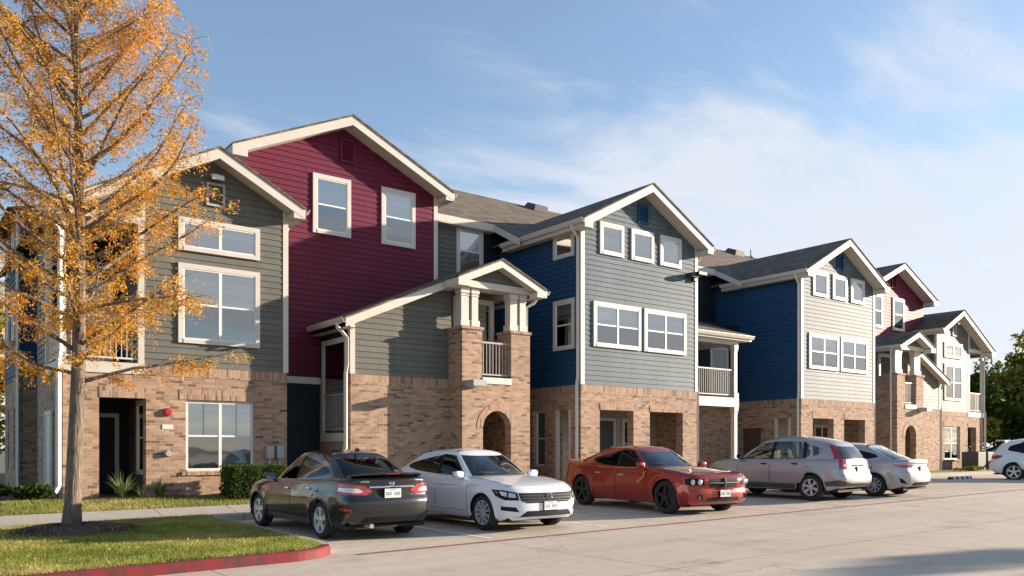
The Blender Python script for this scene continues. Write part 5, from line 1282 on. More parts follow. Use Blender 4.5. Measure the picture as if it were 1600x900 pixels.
plate(root, tub, .47, False, .02)
q = MB(); c = on_front(tub, 0, .635, .022); q.revolve([(.050, 0), (.056, .006), (.064, 0)], lambda r, h, t: (c.x + h, r * math.cos(t), c.z + r * math.sin(t)), 24)
for st in ([(-.022, .045), (0, .006), (.022, .045)], [(-.043, .02), (-.020, -.044), (0, .0), (.020, -.044), (.043, .02)]): q.tube([(c.x + .002, y, c.z + z) for y, z in st], .0045, 6)
q.build('badge', M['chrome'], root, raw=True)
def hood_lines(root, tub, pts, r=.004, name='bonnet_crease', m='seam'):
    for sg in (1, -1): bar(root, [(x, sg * y, tub.zt(x, y) + .001) for x, y in pts], r, m, name, 5)
hood_lines(root, tub, [(1.98, .70), (1.6, .765), (1.2, .795), (.85, .80)], .005, 'bonnet_seam')

# ---- copper red muscle sedan, nose to the camera
sp = sedan(xf=2.42, xr=-2.48, W=.93, wb=3.05, R=.368, gap=.05, tw=.235, paint='p_red', bowf=.10, bowr=.08, handle='chrome', mirrorm='p_red', mirror=(.78, .86, 1.06), gfront='glassw', gside='glassd', hz=.11,
           zs=[(2.42, .82), (2.30, .865), (1.8, .93), (1.2, .985), (.8, 1.0), (0, .985), (-.9, 1.0), (-1.35, 1.055), (-1.9, 1.08), (-2.35, 1.09), (-2.48, 1.06)],
           zb=[(2.46, .24), (1.9, .2), (0, .21), (-1.9, .23), (-2.58, .32)],
           fp=[(0, -.10), (.12, -.02), (.25, 0), (.45, -.0), (.5, -.03), (.85, .0), (.95, -.03), (1, -.09)],
           doors=[(.90, -.18, .36, -.18), (-.21, -1.05, .36, -1.26)], rimstyle=dict(n=5, w=.075, m='rimblack', big=True),
           house=dict(B=[(1.02, 0), (.96, .42), (.78, .69), (.64, .76), (-.20, .79), (-.30, .79), (-1.38, .765), (-1.80, .68), (-1.98, .60), (-2.12, .36), (-2.16, 0)],
                      T=[(.26, 0), (.24, .32), (.14, .52), (.05, .56), (-.24, .60), (-.32, .60), (-1.0, .58), (-1.18, .53), (-1.22, .46), (-1.28, .28), (-1.30, 0)],
                      zr=[(.3, 1.41), (0, 1.455), (-.35, 1.475), (-.8, 1.455), (-1.3, 1.37)]))
root, tub, hs, body = make_car(sp, (14.64, 12.42), (14.92, 15.45), -1, 'copper red sedan with black wheels parked nose out')
gp = [[(-.40, .60), (.40, .60), (.46, .80), (-.46, .80)]]
gr = add_patch(root, tub, 'radiator_grille', 'plastic', gp, .004, False, False)[0]
bar(root, [on_front(tub, y, .70, .018) for y in fr(-.44, .44, 10)], .017, 'greyplastic', 'grille_bar', 8, gr)
bar(root, [on_front(tub, 0, z, .018) for z in fr(.60, .80, 5)], .024, 'greyplastic', 'grille_bar', 8, gr)
for z in (.65, .75): bar(root, [on_front(tub, y, z, .007) for y in fr(-.41, .41, 8)], .003, 'greyplastic', 'grille_mesh_bar', 5, gr)
hl = add_patch(root, tub, 'headlight', 'plastic', [[(.56, .655), (.58, .79), (.92, .80), (1.06, .785), (1.0, .67), (.85, .645)]], .006)
for k, h in enumerate(hl):
    sg = 1 if k == 0 else -1
    for yy in (.66, .80):
        c = on_front(tub, sg * yy, .722, .004); q = MB(); q.revolve([(0, .032), (.034, .029), (.056, .013), (.064, 0)], lambda r, hh, t: (c.x + hh, c.y + r * math.cos(t), c.z + r * math.sin(t)), 18); q.build('lamp_lens', M['clearlens'], h, smooth=True, raw=True)
add_patch(root, tub, 'lower_intake', 'plastic', [[(-.52, .31), (.52, .31), (.46, .39), (-.46, .39)]], .005, False, False)
for sg in (1, -1):
    c = on_front(tub, sg * .66, .40, .004); q = MB(); q.revolve([(0, .004), (.045, .004), (.06, .014), (.068, 0)], lambda r, hh, t: (c.x + hh, c.y + r * math.cos(t), c.z + r * math.sin(t)), 18); q.build('fog_light', M['plastic'], root, smooth=True, raw=True)
plate(root, tub, .475, False, .03, 'plastic')
hood_lines(root, tub, [(2.3, .52), (1.8, .56), (1.3, .60), (.95, .62)], .006, 'bonnet_crease', 'p_red')
hood_lines(root, tub, [(2.33, .74), (1.8, .80), (1.3, .825), (.9, .83)], .005, 'bonnet_seam')
q = MB(); V = []
for y in fr(-.70, .70, 12): x = -2.48 + .06 * (abs(y) / .7) ** 2; V += [(x + .1, y, 1.085), (x + .02, y, 1.13), (x - .06, y, 1.125), (x - .03, y, 1.08)]
q.add(V, [(i * 4 + k, (i + 1) * 4 + k, (i + 1) * 4 + (k + 1) % 4, i * 4 + (k + 1) % 4) for i in range(12) for k in range(4)] + [(0, 1, 2, 3), (51, 50, 49, 48)])
q.build('spoiler', M['p_red'], root, smooth=True, raw=True)

# ---- silver crossover, tail to the camera
TYS = ['front', 'front', 'paint', 'side', 'pillar', 'side', 'pillar', 'side', 'paint', 'lamp', 'rear', 'rear']
def crossover(**k):
    d = sedan(xf=2.22, xr=-2.28, W=.91, wb=2.62, R=.35, gap=.06, paint='p_silver', gfront='glassc', gside='glassc', grear='glassc', bowf=.20, bowr=.10, handle='plastic', mirrorm='plastic', mirror=(.80, .83, 1.14), zu=.24, seatx=.1, hz=.06,
             zs=[(2.22, .78), (2.0, .90), (1.5, 1.0), (1.1, 1.05), (.6, 1.06), (-.4, 1.075), (-1.4, 1.09), (-1.9, 1.09), (-2.28, 1.07)],
             zb=[(2.22, .32), (1.9, .26), (0, .27), (-1.9, .28), (-2.28, .36)],
             rp=[(0, -.14), (.1, -.05), (.22, 0), (.42, .0), (.48, -.04), (.6, -.07), (.9, -.10), (1, -.13)], doors=[(.92, -.10, .46, -.10), (-.13, -1.02, .46, -1.22)],
             rimstyle=dict(n=6, w=.055, m='rim', big=False, flare=1.5))
    d['house'] = dict(types=TYS, taper=(.32, .30), d0=.03, d1=.9, rcrown=.05, drop=.04, bulge=.035,
                      B=[(1.18, 0), (1.12, .42), (.92, .69), (.78, .76), (-.08, .80), (-.17, .80), (-1.04, .795), (-1.12, .79), (-1.60, .765), (-1.88, .72), (-2.05, .61), (-2.13, .34), (-2.15, 0)],
                      T=[(.34, 0), (.32, .32), (.20, .52), (.11, .56), (-.14, .60), (-.22, .60), (-.98, .595), (-1.06, .59), (-1.36, .58), (-1.62, .565), (-1.76, .50), (-1.84, .30), (-1.86, 0)],
                      zr=[(.4, 1.56), (.1, 1.63), (-.3, 1.665), (-.9, 1.66), (-1.4, 1.605), (-1.9, 1.50)])
    d['house'].update(k.pop('house', {})); d.update(k); return d
sp = crossover(cabin='cabinlight')
root, tub, hs, body = make_car(sp, (20.12, 15.28), (20.32, 12.66), 1, 'silver crossover with tall red tail lamps parked tail out beside the red car')
add_patch(root, tub, 'tail_light', 'redlens', [[(.60, .84), (.84, .84), (.84, 1.10), (.60, 1.10)]], .010, True)
add_patch(root, tub, 'reverse_lens', 'clearlens', [[(.64, .91), (.72, .91), (.72, .97), (.64, .97)]], .012, True, step=.03)
add_patch(root, tub, 'bumper_cladding', 'greyplastic', [[(-1.02, .40), (1.02, .40), (1.3, .39), (1.3, .50), (.92, .565), (.55, .48), (-.55, .48), (-.92, .565), (-1.3, .50), (-1.3, .39)]], .008, True, False)
add_patch(root, tub, 'reflector', 'redlens', [[(.74, .50), (.92, .51), (.92, .545), (.78, .535)]], .014, True, step=.03)
add_patch(root, tub, 'sill_cladding', 'greyplastic', [[(tub.a_of_x(.9), .30), (tub.a_of_x(-.88), .30), (tub.a_of_x(-.88), .43), (tub.a_of_x(.9), .43)]], .006)
plate(root, tub, .83, True, .025)
bar(root, [on_rear(tub, y, .945, .02) for y in fr(-.30, .30, 6)], .018, 'plastic', 'plate_trim', 6)
q = MB(); c = on_rear(tub, 0, 1.0, .012); q.tube([(c.x, -.05, c.z - .04), (c.x, -.035, c.z + .04)], .006, 6); q.tube([(c.x, .05, c.z - .04), (c.x, .035, c.z + .04)], .006, 6); q.tube([(c.x, -.04, c.z), (c.x, .04, c.z)], .005, 6); q.build('badge', M['chrome'], root, raw=True)
bar(root, [(-2.08, 0.05, 1.17), (-2.07, .2, 1.19), (-2.05, .40, 1.20)], .012, 'plastic', 'rear_wiper', 6)

# ---- pale silver sedan behind it
sp = sedan(xf=2.25, xr=-2.38, W=.89, wb=2.70, R=.32, paint='p_silver2', gfront='glassc', gside='glassd', grear='glassc', bowf=.2, bowr=.14, handle='p_silver2', mirrorm='p_silver2', mirror=(.72, .81, 1.0),
           rp=[(0, -.10), (.12, -.02), (.3, 0), (.5, -.01), (.6, -.07), (.8, -.09), (.93, -.06), (1, -.08)], rimstyle=dict(n=9, w=.034, m='rim', big=False, flare=1.3))
root, tub, hs, body = make_car(sp, (22.78, 15.1), (23.0, 12.42), 1, 'pale silver sedan parked tail out on the far side of the crossover')
add_patch(root, tub, 'tail_light', 'redlens', [[(.50, .83), (.55, .885), (.85, .91), (1.14, .90), (1.05, .85), (.80, .82)]], .010, True)
add_patch(root, tub, 'bumper_valance', 'plastic', [[(-.60, .33), (.60, .33), (.52, .42), (-.52, .42)]], .006, True, False)
add_patch(root, tub, 'bumper_vent', 'plastic', [[(.78, .37), (.96, .40), (1.0, .54), (.9, .50)]], .006, True)
plate(root, tub, .78, True, .03)
bar(root, [on_rear(tub, y, .885, .014) for y in fr(-.5, .5, 8)], .010, 'chrome', 'chrome_strip')
q = MB(); c = on_rear(tub, 0, .945, .006); q.revolve([(.032, 0), (.038, .005), (.044, 0)], lambda r, h, t: (c.x - h, 1.3 * r * math.cos(t), c.z + .8 * r * math.sin(t)), 18); q.build('badge', M['chrome'], root, raw=True)

# ---- white crossover cut by the right edge, and a far car by the trees
sp = crossover(paint='p_white', handle='p_white', mirrorm='p_white', gside='glassd', gfront='glassw', grear='glassd', rimstyle=dict(n=5, w=.06, m='rim', big=True, flare=1.3), gz_f=.3, gz_r=.3,
               house=dict(taper=(.25, .30), types=['front', 'front', 'paint', 'side', 'pillar', 'side', 'pillar', 'side', 'paint', 'paint', 'rear', 'rear']))
root, tub, hs, body = make_car(sp, (36.9, 11.6), (36.45, 14.18), 1, 'white crossover cut off by the right edge of the picture')
add_patch(root, tub, 'tail_light', 'redlens', [[(.72, .88), (.78, .98), (1.0, 1.02), (1.28, 1.0), (1.18, .90), (.95, .85)]], .01, True)
add_patch(root, tub, 'sill_cladding', 'greyplastic', [[(tub.a_of_x(.9), .30), (tub.a_of_x(-.88), .30), (tub.a_of_x(-.88), .38), (tub.a_of_x(.9), .38)]], .006)
q = MB(); V = []
for y in fr(-.5, .5, 8): V += [(-1.70, y, 1.625), (-1.98, y, 1.63), (-2.0, y, 1.615), (-1.72, y, 1.57)]
q.add(V, [(i * 4 + k, (i + 1) * 4 + k, (i + 1) * 4 + (k + 1) % 4, i * 4 + (k + 1) % 4) for i in range(8) for k in range(4)] + [(0, 1, 2, 3), (35, 34, 33, 32)]); q.build('spoiler', M['p_white'], root, smooth=True, raw=True)
plate(root, tub, .85, True, .025)
sp = sedan(paint='p_blue', gz_f=.35, gz_r=.35, gside='glassc')
root, tub, hs, body = make_car(sp, (57.5, 21.2), (55.9, 23.4), 1, 'small blue car far off in front of the dark trees', group='cars parked in the bays along the kerb')
add_patch(root, tub, 'headlight', 'clearlens', [[(.60, .60), (.68, .72), (1.05, .74), (.95, .64)]], .008)
add_patch(root, tub, 'radiator_grille', 'plastic', [[(-.45, .45), (.45, .45), (.5, .58), (-.5, .58)]], .006, False, False)

# ------------------------------------------------------------------ plants
def quads_object(name, C, U, V_, mats, mi, parent=None, origin=None, tri=False):
    """C centres, U half-length vectors, V half-width vectors (n,3); leaf faces as one mesh"""
    n = len(C)
    if tri: P = np.stack([C - V_, C + V_, C + U], 1); k = 3
    else: P = np.stack([C - U * .9, C + V_, C + U * 1.1, C - V_], 1); k = 4
    o_ = P.reshape(-1, 3).mean(0) if origin is None else np.array(origin)
    P = P.reshape(-1, 3) - o_
    me = bpy.data.meshes.new(name); me.vertices.add(n * k); me.vertices.foreach_set('co', P.astype(np.float32).ravel())
    me.loops.add(n * k); me.loops.foreach_set('vertex_index', np.arange(n * k, dtype=np.int32))
    me.polygons.add(n); me.polygons.foreach_set('loop_start', np.arange(0, n * k, k, dtype=np.int32)); me.polygons.foreach_set('loop_total', np.full(n, k, dtype=np.int32))
    for m in mats: me.materials.append(m)
    me.polygons.foreach_set('material_index', mi.astype(np.int32)); me.update(calc_edges=True)
    o = bpy.data.objects.new(name, me); COL.objects.link(o)
    if parent is not None: o.parent = parent; o.location = Vector(o_) - Vector(LOC[parent.name])
    else: o.location = o_
    LOC[o.name] = tuple(o_); return o
def rand_unit(n):
    v = RNG.normal(size=(n, 3)); return v / np.linalg.norm(v, axis=1, keepdims=True)
def leaves(C, size, aspect=.35, droop=0.0, mats=(), mi=None, name='crown', parent=None, origin=None):
    n = len(C); U = rand_unit(n); U[:, 2] -= droop; U /= np.linalg.norm(U, axis=1, keepdims=True)
    W_ = np.cross(U, rand_unit(n)); W_ /= np.linalg.norm(W_, axis=1, keepdims=True) + 1e-9
    s = size * RNG.uniform(.6, 1.3, n)[:, None]
    return quads_object(name, C, U * s, W_ * s * aspect, mats, mi, parent, origin)

def interp(tab, x):
    for (a, p), (b, q) in zip(tab, tab[1:]):
        if x <= b: return p + (q - p) * clampf((x - a) / (b - a))
    return tab[-1][1]

def cypress(x, y, H):
    z0 = turf(x, y) - .05; rnd = random.Random(11)
    root = empty('cypress_tree', (x, y, z0), 'tall feathery cypress with orange autumn foliage on the front lawn', 'tree')
    tr = MB(); tp = []
    for i in range(26):
        t = i / 25; tp.append((x + .10 * math.sin(t * 5) + .12 * t, y + .06 * math.sin(t * 7), z0 + H * t))
    trad = [(.18 if i == 0 else 0) + (.128 * (1 - i / 25) ** 1.15 + .014 if i else 0) for i in range(26)]
    tr.tube(tp, trad, 14)
    def trunk_at(h):
        f = clampf(h / H) * 25; i = min(24, int(f)); a, b = Vector(tp[i]), Vector(tp[i + 1]); return a + (b - a) * (f - i)
    prof = [(1.6, .8), (2.4, 2.1), (4, 2.7), (6, 3.0), (7.6, 2.75), (9, 1.95), (10.6, 1.15), (12, .6), (13, .2)]
    LC, LU, LM = [], [], []
    def feather(p, d, L, shade, dens=1.0, big=1.0):
        """a drooping spray: leaflets hung along a twiglet"""
        m = max(1, int((6 + L * 66) * dens))
        for q in range(m):
            t = (q + rnd.random()) / m; c = p + d * (L * t) + Vector((rnd.gauss(0, .035), rnd.gauss(0, .035), rnd.gauss(-.03, .04) - .10 * t * t))
            u = Vector((rnd.gauss(0, 1), rnd.gauss(0, 1), rnd.gauss(-.5, .6))); u.normalize(); u = (u + d * .6) * rnd.uniform(.013, .034) * big
            LC.append(c); LU.append(u); r = rnd.random() + shade
            LM.append(0 if r < .48 else 1 if r < .82 else 2 if r < .97 else 3)
    nb = 98
    for k in range(nb):
        h = 2.6 + (H - 3.05) * (k / nb) ** .92; az = k * 2.39996 + rnd.uniform(-.4, .4); t = h / H
        el = math.radians(8 + 48 * t + rnd.uniform(-8, 10)); R_ = interp(prof, h + 1.0) * rnd.uniform(.78, 1.08)
        Lb = R_ / max(.35, math.cos(el)) * .95; p = trunk_at(h); d = Vector((math.cos(az) * math.cos(el), math.sin(az) * math.cos(el), math.sin(el)))
        pts = [p]; n = 9; dd = d.copy(); rad0 = .009 + .0115 * Lb * (1 - .4 * t)
        for i in range(n):
            dd = dd + Vector((rnd.gauss(0, .09), rnd.gauss(0, .09), rnd.gauss(.0, .08) + (.05 if t > .3 else -.005))); dd.normalize(); pts.append(pts[-1] + dd * Lb / n)
        tr.tube(pts, [rad0 * (1 - i / n) ** .8 + .004 for i in range(n + 1)], 6)
        shade = rnd.gauss(0, .16)
        ns = int(5 + Lb * 7.5)
        for q in range(ns):
            s = .16 + .84 * (q + rnd.random()) / ns; f = s * n; i = min(n - 1, int(f)); bp = pts[i] + (pts[i + 1] - pts[i]) * (f - i)
            bd = (pts[i + 1] - pts[i]).normalized(); sd_ = bd.cross(Vector((0, 0, 1))); sd_.normalize()
            sg = 1 if q % 2 else -1; dr = (bd * rnd.uniform(.2, .9) + sd_ * sg * rnd.uniform(.4, 1.0) + Vector((0, 0, rnd.uniform(-.35, .35)))).normalized()
            L2 = rnd.uniform(.22, .62) * (1.15 - .4 * s)
            e = bp + dr * L2 + Vector((0, 0, -.06)); tr.tube([bp, (bp + e) / 2 + Vector((0, 0, .03)), e], [.006, .0045, .002], 4, cap=False)
            dens = rnd.choice((.4, .9, 1.3, 1.7, 2.1)); big = rnd.uniform(.7, 1.2)
            m = max(2, int(L2 / .085))
            for w_ in range(m):
                if rnd.random() < .12: continue
                q0 = bp + (e - bp) * ((w_ + .6) / m); fd = (dr * .7 + Vector((rnd.gauss(0, .7), rnd.gauss(0, .7), rnd.gauss(-.35, .4)))).normalized()
                feather(q0, fd, rnd.uniform(.10, .26), shade + rnd.gauss(0, .12), dens, big)
    tr.build('trunk', [M['bark']], root, smooth=True, sharp=None)
    C = np.array([tuple(c) for c in LC]); U = np.array([tuple(u) for u in LU]); W_ = np.cross(U, rand_unit(len(U))); W_ /= np.linalg.norm(W_, axis=1, keepdims=True) + 1e-9
    W_ *= np.linalg.norm(U, axis=1, keepdims=True) * .27
    quads_object('crown', C, U, W_, [M['leafO'], M['leafG'], M['leafV'], M['leafR']], np.array(LM), root)
    return root
cypress(2.55, 15.85, 12.9)
# mulch ring round the trunk
b = MB(); n = 40
for r_, h_ in ((0, .13), (.25, .125), (.5, .09), (.75, .045), (.92, -.01)):
    for i in range(n):
        t = 2 * PI * i / n; rr = r_ * (1 + .12 * math.sin(3 * t + 1) + .06 * math.sin(7 * t)); X, Y = 2.62 + rr * math.cos(t) * 1.1, 15.85 + rr * math.sin(t) * 1.15
        b.v.append((X, Y, turf(X, Y) + h_ + random.uniform(-.02, .02)))
for k in range(4):
    for i in range(n): b.f.append((k * n + i, k * n + (i + 1) % n, (k + 1) * n + (i + 1) % n, (k + 1) * n + i)); b.m.append(0)
tag(b.build('mulch', M['mulch'], smooth=True, sharp=None), kind='stuff')
grid_sheet('planting_bed', fr(3.2, 8.1, 20), [19.45, 19.7, 20.0, 20.29], lambda x, y: turf(x, y) + .01 + .02 * math.sin(x * 5), M['mulch'])
grid_sheet('planting_bed', fr(-3, 3.05, 20), [19.75, 20.4, 21.4, 23.4], lambda x, y: turf(x, y) + .01 + .02 * math.sin(x * 5), M['mulch'])

def grass(name, n, xr_, yr_, hf, hmin=.03, hmax=.07, keep=None):
    X = RNG.uniform(*xr_, n); Y = RNG.uniform(*yr_, n)
    if keep is not None: k = keep(X, Y); X, Y = X[k], Y[k]
    n = len(X); Z = np.array([hf(a, c) for a, c in zip(X, Y)]) - .012
    C = np.stack([X, Y, Z], 1); h = RNG.uniform(hmin, hmax, n); a = RNG.uniform(0, 2 * PI, n); lean = RNG.uniform(.1, .9, n)
    U = np.stack([np.cos(a) * lean * h, np.sin(a) * lean * h, h], 1); a2 = RNG.uniform(0, 2 * PI, n); w_ = RNG.uniform(.004, .008, n)
    V_ = np.stack([np.cos(a2) * w_, np.sin(a2) * w_, np.zeros(n)], 1)
    pat = np.sin(X * 1.7 + 1.3 * np.sin(Y * 1.1)) + np.sin(Y * 2.3 + X * .6) + RNG.normal(0, .9, n)
    mi = np.where(pat > .9, 1, np.where(pat < -1.4, 2, 0))
    tag(quads_object(name, C, U, V_, [M['grassA'], M['grassB'], M['grassC']], mi, tri=True), kind='stuff')
def on_island(X, Y):
    d = ((X - 2.62) / 1.1) ** 2 + ((Y - 15.85) / 1.15) ** 2 > .62
    xe = np.array([island_x(y) for y in Y]); return d & (X < xe)
grass('lawn_grass', 120000, (.2, LX1), (11.06, 17.3), turf, keep=on_island)
grass('lawn_grass', 9000, (-3, .2), (13, 17.3), turf)
grass('lawn_grass', 26000, (-3, 8.2), (18.42, 19.9), turf, keep=lambda X, Y: ~((Y > 19.5) & (X > 3.2)))
grass('lawn_grass', 9000, (8.2, 16.6), (18.42, 19.3), turf)
grass('lawn_grass', 6000, (36, 56), (18.42, 19.6), turf, .05, .12)

def tuft(x, y, h, n, label, mats=('blade', 'bladeY'), group='strappy plants by the brick wall'):
    root = MB(); rnd = random.Random(int(x * 100)); z = turf(x, y)
    for k in range(n):
        a = rnd.uniform(0, 2 * PI); L_ = h * rnd.uniform(.6, 1.15); out = rnd.uniform(.25, .85); w_ = rnd.uniform(.009, .016); mi = 0 if rnd.random() < .7 else 1
        P_ = []
        for i in range(6):
            t = i / 5; r_ = .04 + L_ * out * t ** 1.3; zz = L_ * (t * (1.15 - .15 * out) - .62 * out * t ** 2.4)
            c = Vector((x + math.cos(a) * r_, y + math.sin(a) * r_, z + zz)); s = Vector((-math.sin(a), math.cos(a), 0)) * w_ * (1 - t) ** .6; P_ += [c - s, c + s]
        root.add(P_, [(2 * i, 2 * i + 1, 2 * i + 3, 2 * i + 2) for i in range(5)], mi)
    o = root.build('strappy_plant', [M[m] for m in mats]); return tag(o, label, 'plant', group)
tuft(4.18, 19.72, .62, 95, 'largest strappy plant, tall arching blades beside the dark doorway')
tuft(4.98, 19.78, .48, 80, 'bright green strappy plant right of the doorway')
tuft(4.55, 19.6, .35, 40, 'smallest strappy plant low between its two taller neighbours')

def bush(name, x, y, rx, ry, h, n, size, mats, label, cat='shrub', boxy=False, group=None, z=None):
    z = turf(x, y) if z is None else z; root = empty(name, (x, y, z), label, cat, group)
    if boxy:
        P_ = RNG.uniform(-1, 1, (n, 3)); f = RNG.integers(0, 5, n); ax = np.where(f < 2, 0, np.where(f < 4, 1, 2)); sg = np.where(f % 2 == 0, 1., -1.); sg[f == 4] = 1
        P_[np.arange(n), ax] = sg * RNG.uniform(.86, 1.04, n)
        P_ += np.stack([np.sin(P_[:, 1] * 7 + P_[:, 2] * 4) * .03, np.sin(P_[:, 0] * 9) * .05, np.sin(P_[:, 0] * 6 + P_[:, 1] * 3) * .04], 1)
    else:
        K = 16; cc = rand_unit(K) * RNG.uniform(.2, .75, (K, 1)); cc[:, 2] *= .9; i = RNG.integers(0, K, n); d = rand_unit(n) * (RNG.uniform(.2, 1, (n, 1)) ** .5) * .42; P_ = cc[i] + d
    C = np.stack([x + P_[:, 0] * rx, y + P_[:, 1] * ry, z + h * .5 + P_[:, 2] * h * .5], 1); C[:, 2] = np.maximum(C[:, 2], z + .02)
    mi = (RNG.random(len(C)) * len(mats)).astype(int) if len(mats) > 1 else np.zeros(len(C))
    leaves(C, size, .5, 0, [M[m] for m in mats], mi, 'foliage', root)
    s = MB()
    if boxy: s.box(x - rx * .82, x + rx * .82, y - ry * .8, y + ry * .8, z, z + h * .88); s.build('inner_stems', M['mulch'], root)
    else:
        for k in range(7):
            a = k * .9; s.tube([(x, y, z - .05), (x + math.cos(a) * rx * .4, y + math.sin(a) * ry * .4, z + h * .6)], [.02, .008], 5)
        s.build('stem', M['bark2'], root)
    return root
bush('clipped_hedge', 6.98, 19.3, .66, .40, .72, 8000, .032, ['green1', 'green3', 'green1', 'green1'], 'clipped green hedge below the brick wall beside the graphite sedan', 'hedge', True)
bush('low_shrub', 2.45, 20.1, .42, .4, .42, 1500, .05, ['green1', 'green3'], 'dark low shrub nearest the white downspout', group='low shrubs by the shaded side wall')
bush('low_shrub', 1.75, 20.6, .5, .4, .38, 1500, .05, ['green1', 'green3', 'green3'], 'dark low shrub at the left edge of the lawn strip', group='low shrubs by the shaded side wall')
for (x, y, h) in ((46.3, 18.7, .85), (47.4, 19.0, .95)):
    bush('round_shrub', x, y, .65, .5, h, 1200, .07, ['green1', 'green3'], 'rounded dark shrub %s the grey cooling units' % ('touching' if x < 47 else 'farthest right of'), group='round shrubs at the far end')
bush('ground_shrub', 42.6, 18.75, 1.3, .3, .28, 1200, .06, ['green1', 'green3', 'green2'], 'low spreading shrub at the foot of the far brick wall')
for k, x in enumerate((44.2, 45.3)):
    z = turf(x, 19.2); r = empty('cooling_unit', (x, 19.3, z), ('left' if k == 0 else 'right') + ' one of two grey cooling units beside the far brick wall', 'cooling unit', 'cooling units at the far end')
    b = MB(); b.box(x - .42, x + .42, 18.9, 19.7, z, z + .95); b.build('casing', M['greyplastic'], r)
    b = MB(); b.revolve([(0, .97), (.30, .97), (.36, .952)], lambda rr, h, t: (x + rr * math.cos(t), 19.3 + rr * math.sin(t), z + h), 18); b.build('fan_guard', M['black'], r)
    b = MB()
    for q in range(9): b.box(x - .40, x + .40, 18.885, 18.899, z + .1 + q * .09, z + .14 + q * .09)
    b.build('louvre', M['black'], r)
# wheel stop
r = empty('wheel_stop', (34.3, 15.5, pave(34.3, 15.5)), 'black and white wheel stop lying in the far empty bay', 'wheel stop')
z = pave(34.3, 15.5); b = MB(); b.prism([(15.42, z), (15.58, z), (15.56, z + .09), (15.52, z + .11), (15.48, z + .11), (15.44, z + .09)], lambda p, a: (a, p[0], p[1]), 33.4, 35.2); b.build('body', M['black'], r)
b = MB()
for k in range(4): x = 33.62 + k * .42; b.prism([(15.419, z + .002), (15.42, z), (15.444, z + .093), (15.48, z + .113), (15.52, z + .113), (15.479, z + .115), (15.438, z + .095)], lambda p, a: (a, p[0], p[1]), x, x + .2)
b.build('stripe', M['plate'], r)

def broad_tree(x, y, H, R_, mats, label, n=5200, size=.2, trunk=.25, low=.18, group=None, z=.35, seed=1, open_=0.0):
    rnd = np.random.default_rng(seed); root = empty('broadleaf_tree', (x, y, z), label, 'tree', group)
    K = 34; cc = rnd.normal(size=(K, 3)); cc /= np.linalg.norm(cc, axis=1, keepdims=True); cc *= rnd.uniform(.25, .85, (K, 1)) ; cc[:, 2] *= 1.0
    rad = rnd.uniform(.22, .40, K) * (1 - open_ * .4); i = rnd.integers(0, K, n); d = rnd.normal(size=(n, 3)); d /= np.linalg.norm(d, axis=1, keepdims=True); d *= (rnd.uniform(.15, 1, (n, 1)) ** .45) * rad[i][:, None]; d[:, 2] *= .75
    P_ = cc[i] + d; hc = H * (low + (1 - low) / 2); hh = H * (1 - low) / 2
    C = np.stack([x + P_[:, 0] * R_, y + P_[:, 1] * R_, z + hc + P_[:, 2] * hh], 1)
    mi = np.where(rnd.random(n) < .75, (i % len(mats)), rnd.integers(0, len(mats), n))
    leaves(C, size, .55, 0.1, [M[m] for m in mats], mi, 'crown', root)
    t = MB(); t.tube([(x, y, z - .2), (x + .1, y, z + H * .3), (x, y + .1, z + H * .6), (x + .1, y, z + H * .85)], [trunk, trunk * .8, trunk * .5, .04], 9)
    for k in range(0, K, 2): s0 = H * (.25 + .4 * rnd.random()); c = Vector((x + cc[k][0] * R_, y + cc[k][1] * R_, z + hc + cc[k][2] * hh)); p = Vector((x + .05, y, z + s0)); t.tube([p, (p + c) / 2 + Vector((0, 0, -.1)), c], [trunk * .3, trunk * .18, .03], 5)
    t.build('trunk', M['bark2'], root, smooth=True, sharp=None); return root
G_ = 'trees beyond the far end of the block'
broad_tree(57, 25.5, 7.2, 3.3, ['green1', 'green3', 'green2'], 'green tree next to the far corner of the block', seed=2, group=G_, low=.02, open_=.35)
broad_tree(62, 24.5, 8.2, 3.6, ['green2', 'green1', 'green4'], 'yellow green tree catching the sun in the middle of the far row', seed=3, group=G_, low=.02, open_=.35)
broad_tree(66, 23, 12.0, 3.4, ['green4', 'green1', 'green2'], 'tallest open crowned tree at the right edge', seed=4, group=G_, low=.3, open_=.6, n=4200)
broad_tree(59, 21.5, 5.5, 2.6, ['green3', 'green1'], 'dark bushy tree low behind the small blue car', seed=5, group=G_, low=.0)
broad_tree(64, 19.5, 6.5, 3.2, ['green3', 'green1', 'green2'], 'dark tree behind the white crossover at the right edge', seed=6, group=G_, low=.0)
broad_tree(72, 31, 9.0, 4.5, ['green3', 'green1'], 'dark tree filling the back of the far row', seed=8, group=G_, low=.02)
broad_tree(3.0, 42, 9.5, 3.0, ['leafO', 'leafG', 'green2'], 'amber leaved tree behind the shaded left end of the block', seed=9, low=.05, n=4500)

# mulch chips
n = 1600; a = RNG.uniform(0, 2 * PI, n); r_ = .95 * RNG.uniform(0, 1, n) ** .5; X = 2.6 + r_ * np.cos(a) * 1.08; Y = 15.85 + r_ * np.sin(a) * 1.1
Z = np.array([turf(p, q) for p, q in zip(X, Y)]) + .13 * np.clip(1 - r_ / .95, 0, 1) + RNG.uniform(.0, .03, n)
tag(leaves(np.stack([X, Y, Z], 1), .035, .35, 0, [M['mulch'], M['twig']], (RNG.random(n) < .12).astype(int), 'mulch_chips'), kind='stuff')
broad_tree(40.6, -6.1, 7.5, 1.7, ['green1', 'green3', 'green2'], 'green tree outside the right edge that shades the lane corner', n=3800, seed=14, low=.45, z=.1)

